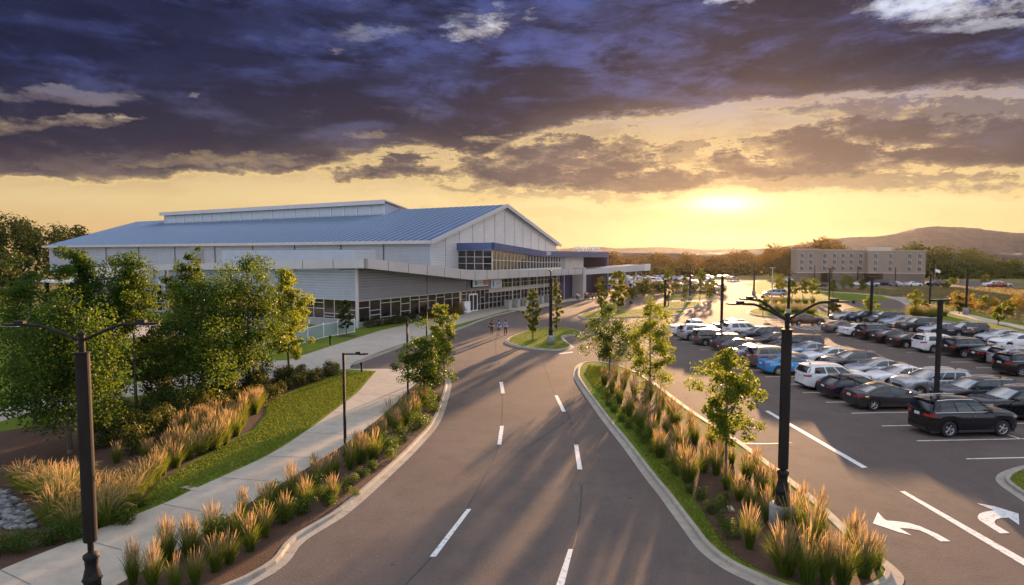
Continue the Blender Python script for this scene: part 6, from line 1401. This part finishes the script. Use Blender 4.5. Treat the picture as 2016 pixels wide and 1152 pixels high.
small_lamp(841, 745, 609, 'thin black path lamp farthest up the walk, inside the oak crowns', w=.055, ang=.1, arm=.45)
small_lamp(1842, 812, 590, 'square black lot lamp in front of the white SUV in the second row', 'lot', w=.10, ang=.35, arm=.75, z=.01)
small_lamp(1420, 655, 543, 'square black lot lamp behind the brown SUV at the end of the first row', 'lot', w=.13, ang=.3, arm=.8, z=.01)
small_lamp(1714, 636, 545, 'square black lot lamp above the dark crossover of the fourth row', 'lot', w=.13, ang=.3, arm=.6, z=.01)
small_lamp(1309, 603, 551, 'short dark lot lamp left of the flame shaped pears', 'lot', w=.17, ang=.3, arm=.5)
small_lamp(1631, 622, 528, 'thin dark lot lamp before the hotel car entrance', 'lot', w=.08, ang=.3, arm=.4)
small_lamp(1830, 600, 541, 'thin dark lamp at the right end of the hotel', 'lot', w=.11, ang=.3, arm=.5, z=.01)
small_lamp(1519, 605, 527, 'thin pale lamp by the tan grass row', 'lot', w=.08, ang=.3, arm=.5, metal='steel')
for i, (px, py, tp, lb) in enumerate([(1603, 562, 523, 'thin hotel yard lamp left of the car entrance'), (1637, 561, 524, 'thin hotel yard lamp right of the car entrance'), (1688, 562, 525, 'thin hotel yard lamp under the recessed wing'), (1762, 562, 527, 'thin hotel yard lamp before the right block'), (1864, 555, 526, 'thin pale mast at the wood edge')]):
    small_lamp(px, py, tp, lb, 'lot', w=.11, ang=.3, arm=.3, z=.01)
# marker posts and signs
def post_sign(px, py, top, label, board=None, z=Zv, m='steel', w=.03):
    p = G(px, py, z); H = D(px, top, p.y).z - z; e = empty('sign_post', (p.x, p.y, z), 0, label, 'sign'); m1 = MB(); m1.tube([(0, 0, 0), (0, 0, H)], w, 8); m1.build('post', m, e)
    m2 = MB(); bw, bh = board or (.3, .4); m2.box(-bw, bw, -.05, -.03, H - bh * 1.3, H); m2.build('board', 'black_metal' if z else 'steel', e)
post_sign(1347, 607, 585, 'pale marker post with a pink top on the far island', (.18, .2), w=.09)
post_sign(1680, 603, 592, 'small dark sign standing on the far road', (.28, .4), z=.01)
post_sign(1242, 600, 593, 'low dark sign on the far drive', (.3, .45), z=.01)
post_sign(1094, 675, 640, 'thin sign post beside the island lamp', (.15, .2))
fl = G(1840, 563); e = empty('flag_pole', (fl.x, fl.y, 0), 0, 'pole with a small dark and white flag at the hotel end', 'flag'); m1 = MB(); m1.tube([(0, 0, 0), (0, 0, 5.2)], .06, 8); m1.build('pole', 'steel', e); m1 = MB(); m1.add([(0, 0, 5.1), (1.6, .1, 4.6), (1.5, .0, 3.8), (0, 0, 4.2)], [(0, 1, 2, 3)]); m1.build('flag', 'white_board', e)

# ---------------------------------------------------------------- hotel
HO = G(1568, 556); HR = G(1817, 556)
HTH = R(-12); hdx, hdy = math.cos(HTH), math.sin(HTH)
hotel = empty('hotel', (HO.x, HO.y, 0), HTH, 'tan four storey hotel with small square windows and a darker ground floor', 'building')
def hx(px):
    k_ = D(px, 520, 100).x / 100; return (k_ * HO.y - HO.x) / (hdx - k_ * hdy)
def hzz(py): return D(1700, py, HO.y - 10).z
def hb(name, m, segs, z0, z1, d0, d1, parent=None):
    mb = MB()
    for a, b2 in segs: mb.box(hx(a), hx(b2), d0, d1, z0, z1)
    return mb.build(name, m, parent or hotel)
zt1, zb1 = hzz(492), hzz(537.5)
hb('wall', 'stucco', [(1568, 1609)], zb1, hzz(491), 0, 8); hb('wall', 'stucco', [(1609, 1706)], zb1, zt1 - .1, 1.2, 8); hb('wall', 'stucco', [(1706, 1818)], zb1, hzz(494.5), -1.5, 8)
def ground_floor(segs, d0):
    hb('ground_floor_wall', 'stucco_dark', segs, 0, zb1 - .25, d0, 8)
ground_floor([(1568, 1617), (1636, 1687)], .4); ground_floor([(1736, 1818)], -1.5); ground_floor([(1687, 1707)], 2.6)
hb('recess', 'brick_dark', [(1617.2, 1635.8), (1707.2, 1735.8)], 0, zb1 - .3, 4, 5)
hb('trim_band', 'cream_trim', [(1567.5, 1609)], zb1 - .25, zb1, -.15, 3); hb('trim_band', 'cream_trim', [(1609, 1706)], zb1 - .25, zb1, 1.05, 3); hb('trim_band', 'cream_trim', [(1705.5, 1818.5)], zb1 - .25, zb1, -1.65, 3)
hb('parapet', 'cream_trim', [(1567.5, 1609.5)], hzz(491), hzz(489.3), -.2, 8.1); hb('parapet', 'cream_trim', [(1609.6, 1705.4)], zt1 - .1, hzz(492.7 - 1.8), 1.0, 8.1); hb('parapet', 'cream_trim', [(1705.5, 1818.8)], hzz(494.5), hzz(493), -1.7, 8.1)
hb('stair_head', 'cream_trim', [(1719, 1763)], hzz(493) + .0, hzz(486.5), 4, 7.5)
wn_ = MATS['glass_blue']
def hwin(px, py, d0):
    x = hx(px); z = hzz(py); m1 = MB(); m1.box(x - .62, x + .62, d0 - .03, d0 + .05, z - .78, z + .78); f = m1.build('window', 'cream_trim', hotel); m2 = MB(); m2.box(x - .52, x - .02, d0 - .06, d0 - .035, z - .68, z + .68); m2.box(x + .02, x + .52, d0 - .06, d0 - .035, z - .68, z + .45); m2.build('pane', 'glass_blue', f)
    m3 = MB(); m3.box(x - .52, x + .52, d0 - .10, d0 - .061, z - .76, z - .52); m3.build('vent_grille', 'joint', f)
for py in (503, 516, 529):
    for px in (1578.5, 1596): hwin(px, py, 0)
    for px in (1625.5, 1644.5, 1661.5, 1678, 1696.5): hwin(px, py, 1.2)
    for px in (1720, 1749, 1786.5, 1806): hwin(px, py + .6, -1.5)

# ---------------------------------------------------------------- people
def skin_mesh(name, joints, edges, root, m, sub=1):
    me = bpy.data.meshes.new(name); me.from_pydata([j[0] for j in joints], edges, []); o = bpy.data.objects.new(name, me); COL.objects.link(o)
    md = o.modifiers.new('skin', 'SKIN'); md.use_smooth_shade = True
    if not me.skin_vertices: 
        bm = bmesh.new(); bm.from_mesh(me); bm.verts.layers.skin.verify(); bm.to_mesh(me); bm.free()
    for i, j in enumerate(joints): me.skin_vertices[0].data[i].radius = (j[1], j[1] if len(j) < 3 else j[2]); me.skin_vertices[0].data[i].use_root = (i == root)
    o.modifiers.new('sub', 'SUBSURF').levels = sub; o.modifiers['sub'].render_levels = sub
    dg = bpy.context.evaluated_depsgraph_get(); m2 = bpy.data.meshes.new_from_object(o.evaluated_get(dg)); bpy.data.objects.remove(o); bpy.data.meshes.remove(me)
    m2.name = name; m2.materials.clear(); m2.materials.append(MATS[m]); m2.polygons.foreach_set('use_smooth', [True] * len(m2.polygons)); return m2
def person(loc, ang, H, step, top, bottom, hair, label, shorts=False, bag=False, longhair=False, group=None):
    e = empty('person', loc, ang, label, 'person', group); s = H / 1.75; e.scale = (s, s, s)
    st = step
    J = [((0, 0, .95), .12, .10), ((0, 0, 1.15), .115, .09), ((0, 0, 1.38), .14, .09), ((0, 0, 1.47), .055), ((.01, 0, 1.55), .055), ((.02, 0, 1.64), .085, .075), ((.01, 0, 1.72), .06),
         ((0, .17, 1.40), .055), ((-.03, .24, 1.14), .042), ((.06 * st, .25, .90), .032), ((.08 * st, .25, .80), .03),
         ((0, -.17, 1.40), .055), ((.03, -.24, 1.14), .042), ((-.02, -.25, .90), .032), ((-.03, -.25, .80), .03),
         ((0, .09, .88), .095), ((.10 * st, .10, .50), .062), ((.20 * st, .10, .10), .042), ((.20 * st + .06, .10, .04), .038), ((.20 * st + .16, .11, .03), .03),
         ((0, -.09, .88), .095), ((-.06 * st, -.10, .50), .062), ((-.24 * st, -.10, .12), .042), ((-.20 * st, -.10, .05), .038), ((-.12 * st, -.11, .03), .03)]
    E_ = [(0, 1), (1, 2), (2, 3), (3, 4), (4, 5), (5, 6), (2, 7), (7, 8), (8, 9), (9, 10), (2, 11), (11, 12), (12, 13), (13, 14), (0, 15), (15, 16), (16, 17), (17, 18), (18, 19), (0, 20), (20, 21), (21, 22), (22, 23), (23, 24)]
    b_ = bpy.data.objects.new('body', skin_mesh('body', J, E_, 0, 'skin')); COL.objects.link(b_); b_.parent = e
    def sub(idx, ed, grow, nm, m, extra=None):
        jj = [(J[i][0], J[i][1] + grow, (J[i][2] if len(J[i]) > 2 else J[i][1]) + grow) for i in idx]
        if extra: jj, ed = extra(jj, ed)
        o = bpy.data.objects.new(nm, skin_mesh(nm, jj, ed, 0, m)); COL.objects.link(o); o.parent = e
    sub([0, 1, 2, 7, 8, 11, 12], [(0, 1), (1, 2), (2, 3), (3, 4), (2, 5), (5, 6)], .022, 'shirt', top)
    if shorts: sub([0, 15, 16, 20, 21], [(0, 1), (1, 2), (0, 3), (3, 4)], .024, 'shorts', bottom)
    else: sub([0, 15, 16, 17, 20, 21, 22], [(0, 1), (1, 2), (2, 3), (0, 4), (4, 5), (5, 6)], .02, 'trousers', bottom)
    hr = [((-.0, 0, 1.66), .095), ((-.01, 0, 1.73), .075)] + ([((-.05, 0, 1.52), .075), ((-.07, 0, 1.36), .06)] if longhair else [((-.04, 0, 1.60), .07)])
    o = bpy.data.objects.new('hair', skin_mesh('hair', hr, [(0, 1), (0, 2)] + ([(2, 3)] if longhair else []), 0, hair)); COL.objects.link(o); o.parent = e
    for f_ in ((.20 * st + .05, .105), (-.17 * st, -.105)):
        m1 = MB(); m1.lathe([(.001, -.05), (.05, -.03), (.055, 0), (.04, .03), (.001, .045)], 8); m1.v = [(v[0] * 2.2 + f_[0] + .03, v[1] + f_[1], v[2] + .045) for v in m1.v]; m1.build('shoe', 'shoe', e, True)
    if bag:
        m1 = MB(); m1.box(-.02, .16, .27, .38, .78, 1.02); m1.box(.03, .09, .22, .26, .95, 1.42); tag(m1.build('shoulder_bag', 'cloth_black', None, loc=e.location), 'black shoulder bag worn by the long haired walker', 'bag').rotation_euler = (0, 0, ang)
away = math.pi / 2
def P3(px, py, z=.012): p = G(px, py, z); return (p.x, p.y, z)
person(P3(968.5, 658), away + .15, 1.72, 1.0, 'cloth_black', 'cloth_black', 'hair_brown', 'walker with long brown hair in black clothes, left of the three on the road', longhair=True, bag=True)
person(P3(982.5, 660), away, 1.78, .7, 'cloth_blue', 'cloth_plaid', 'hair_dark', 'walker in a bright blue shirt and plaid shorts, middle of the three on the road', shorts=True)
person(P3(995.5, 660), away - .05, 1.82, -.5, 'cloth_periwinkle', 'cloth_grey', 'hair_dark', 'walker in a pale blue shirt and dark trousers, right of the three on the road')
for px, py, tp, bt, lb, st in [(1152, 592, 'cloth_black', 'cloth_black', 'person in dark clothes at the left of the group at the entrance', .6), (1159, 592.5, 'cloth_black', 'cloth_grey', 'person in black standing second in the group at the entrance', .4), (1166.5, 592, 'cloth_plaid', 'cloth_black', 'person in a maroon top in the middle of the entrance group', -.4), (1173, 591, 'cloth_periwinkle', 'cloth_grey', 'person in a pale blue top at the right of the entrance group', .5), (1140, 593, 'cloth_white', 'cloth_tan', 'person in white walking left of the entrance group', .7), (1136, 591.5, 'cloth_white', 'cloth_grey', 'second person in white by the grey pier of the entrance', -.5), (1155.5, 589.5, 'cloth_white', 'cloth_black', 'person in a white top half hidden behind the entrance group', .3)]:
    person(P3(px, py), away + random.uniform(-.6, .6), 1.75, st, tp, bt, 'hair_dark', lb, group='people at the entrance')
ORD = 'nearest|second|third|fourth|fifth|sixth|seventh|eighth|ninth|tenth|eleventh|twelfth|thirteenth|fourteenth|fifteenth|sixteenth|seventeenth|eighteenth|nineteenth|twentieth'.split('|')
TENS = {2: 'twenty', 3: 'thirty', 4: 'forty', 5: 'fifty', 6: 'sixty'}
def ordinal(i):
    if i < 20: return ORD[i]
    n = i + 1
    return TENS[n // 10] + ('-' + (['', 'first'] + ORD[1:])[n % 10] if n % 10 else '').replace('-nearest', '-first') if n % 10 else {2: 'twentieth', 3: 'thirtieth', 4: 'fortieth', 5: 'fiftieth', 6: 'sixtieth'}[n // 10]
SHORT = {'feather grasses in the kerbside bed': 'tan plumed feather grass in the kerbside bed', 'feather grasses on the median': 'tan plumed feather grass on the median by the car park', 'fountain grasses in the garden bed': 'arching golden fountain grass beside the river stones', 'feather grasses along the garden bed': 'orange lit feather grass along the garden bed',
         'feather grasses on the far island': 'tan feather grass in the short far row', 'tall grasses behind the car rows': 'tall pale grass behind the car rows', 'low shrubs on the median': 'low round shrub in the median mulch', 'shrubs in the kerbside bed': 'leafy shrub in the kerbside bed', 'shrubs beside the river stones': 'glossy shrub by the river stones', 'hedge shrubs by the left lawn': 'rounded hedge shrub by the left lawn',
         'bushes under the garden maples': 'dark bush under the garden maples', 'clipped shrubs along the hall': 'clipped dark shrub along the hall base', 'shrubs beside the double door': 'olive shrub beside the double door', 'hedge behind the columns': 'low bush in the hedge behind the columns', 'bushes in the meadow': 'rough bush in the tall meadow', 'planters before the entrance glass': 'square concrete planter before the entrance glass', 'cars in the far car park': None}
for gname, base_ in SHORT.items():
    mem = sorted([o for o in bpy.data.objects if o.parent is None and o.get('group') == gname], key=lambda o: (o.location - cam.location).length)
    if base_ is None:
        by = {}
        for o in mem: by.setdefault(o['label'].split(' car ')[0], []).append(o)
        for c_, l_ in by.items():
            for i, o in enumerate(l_): o['label'] = '%s%s car in the far car park behind the columns' % ('' if len(l_) == 1 else ('nearest ' if i == 0 else ordinal(i) + ' nearest '), c_)
    else:
        for i, o in enumerate(mem): o['label'] = ('nearest ' if i == 0 else ordinal(i) + ' nearest ') + base_
# ---------------------------------------------------------------- evening air
if HAZE > 0:
    mb = MB(); mb.box(-2900, 2900, -60, 2700, -6, 88); hz_ = mb.build('haze', 'tar'); hz_['kind'] = 'stuff'
    m = bpy.data.materials.new('haze'); m.use_nodes = True; t = m.node_tree; t.nodes.clear(); o_ = t.nodes.new('ShaderNodeOutputMaterial'); v_ = t.nodes.new('ShaderNodeVolumePrincipled')
    v_.inputs['Color'].default_value = (.86, .84, .82, 1); v_.inputs['Density'].default_value = HAZE; v_.inputs['Anisotropy'].default_value = .72
    t.links.new(v_.outputs[0], o_.inputs['Volume']); hz_.data.materials.clear(); hz_.data.materials.append(m)
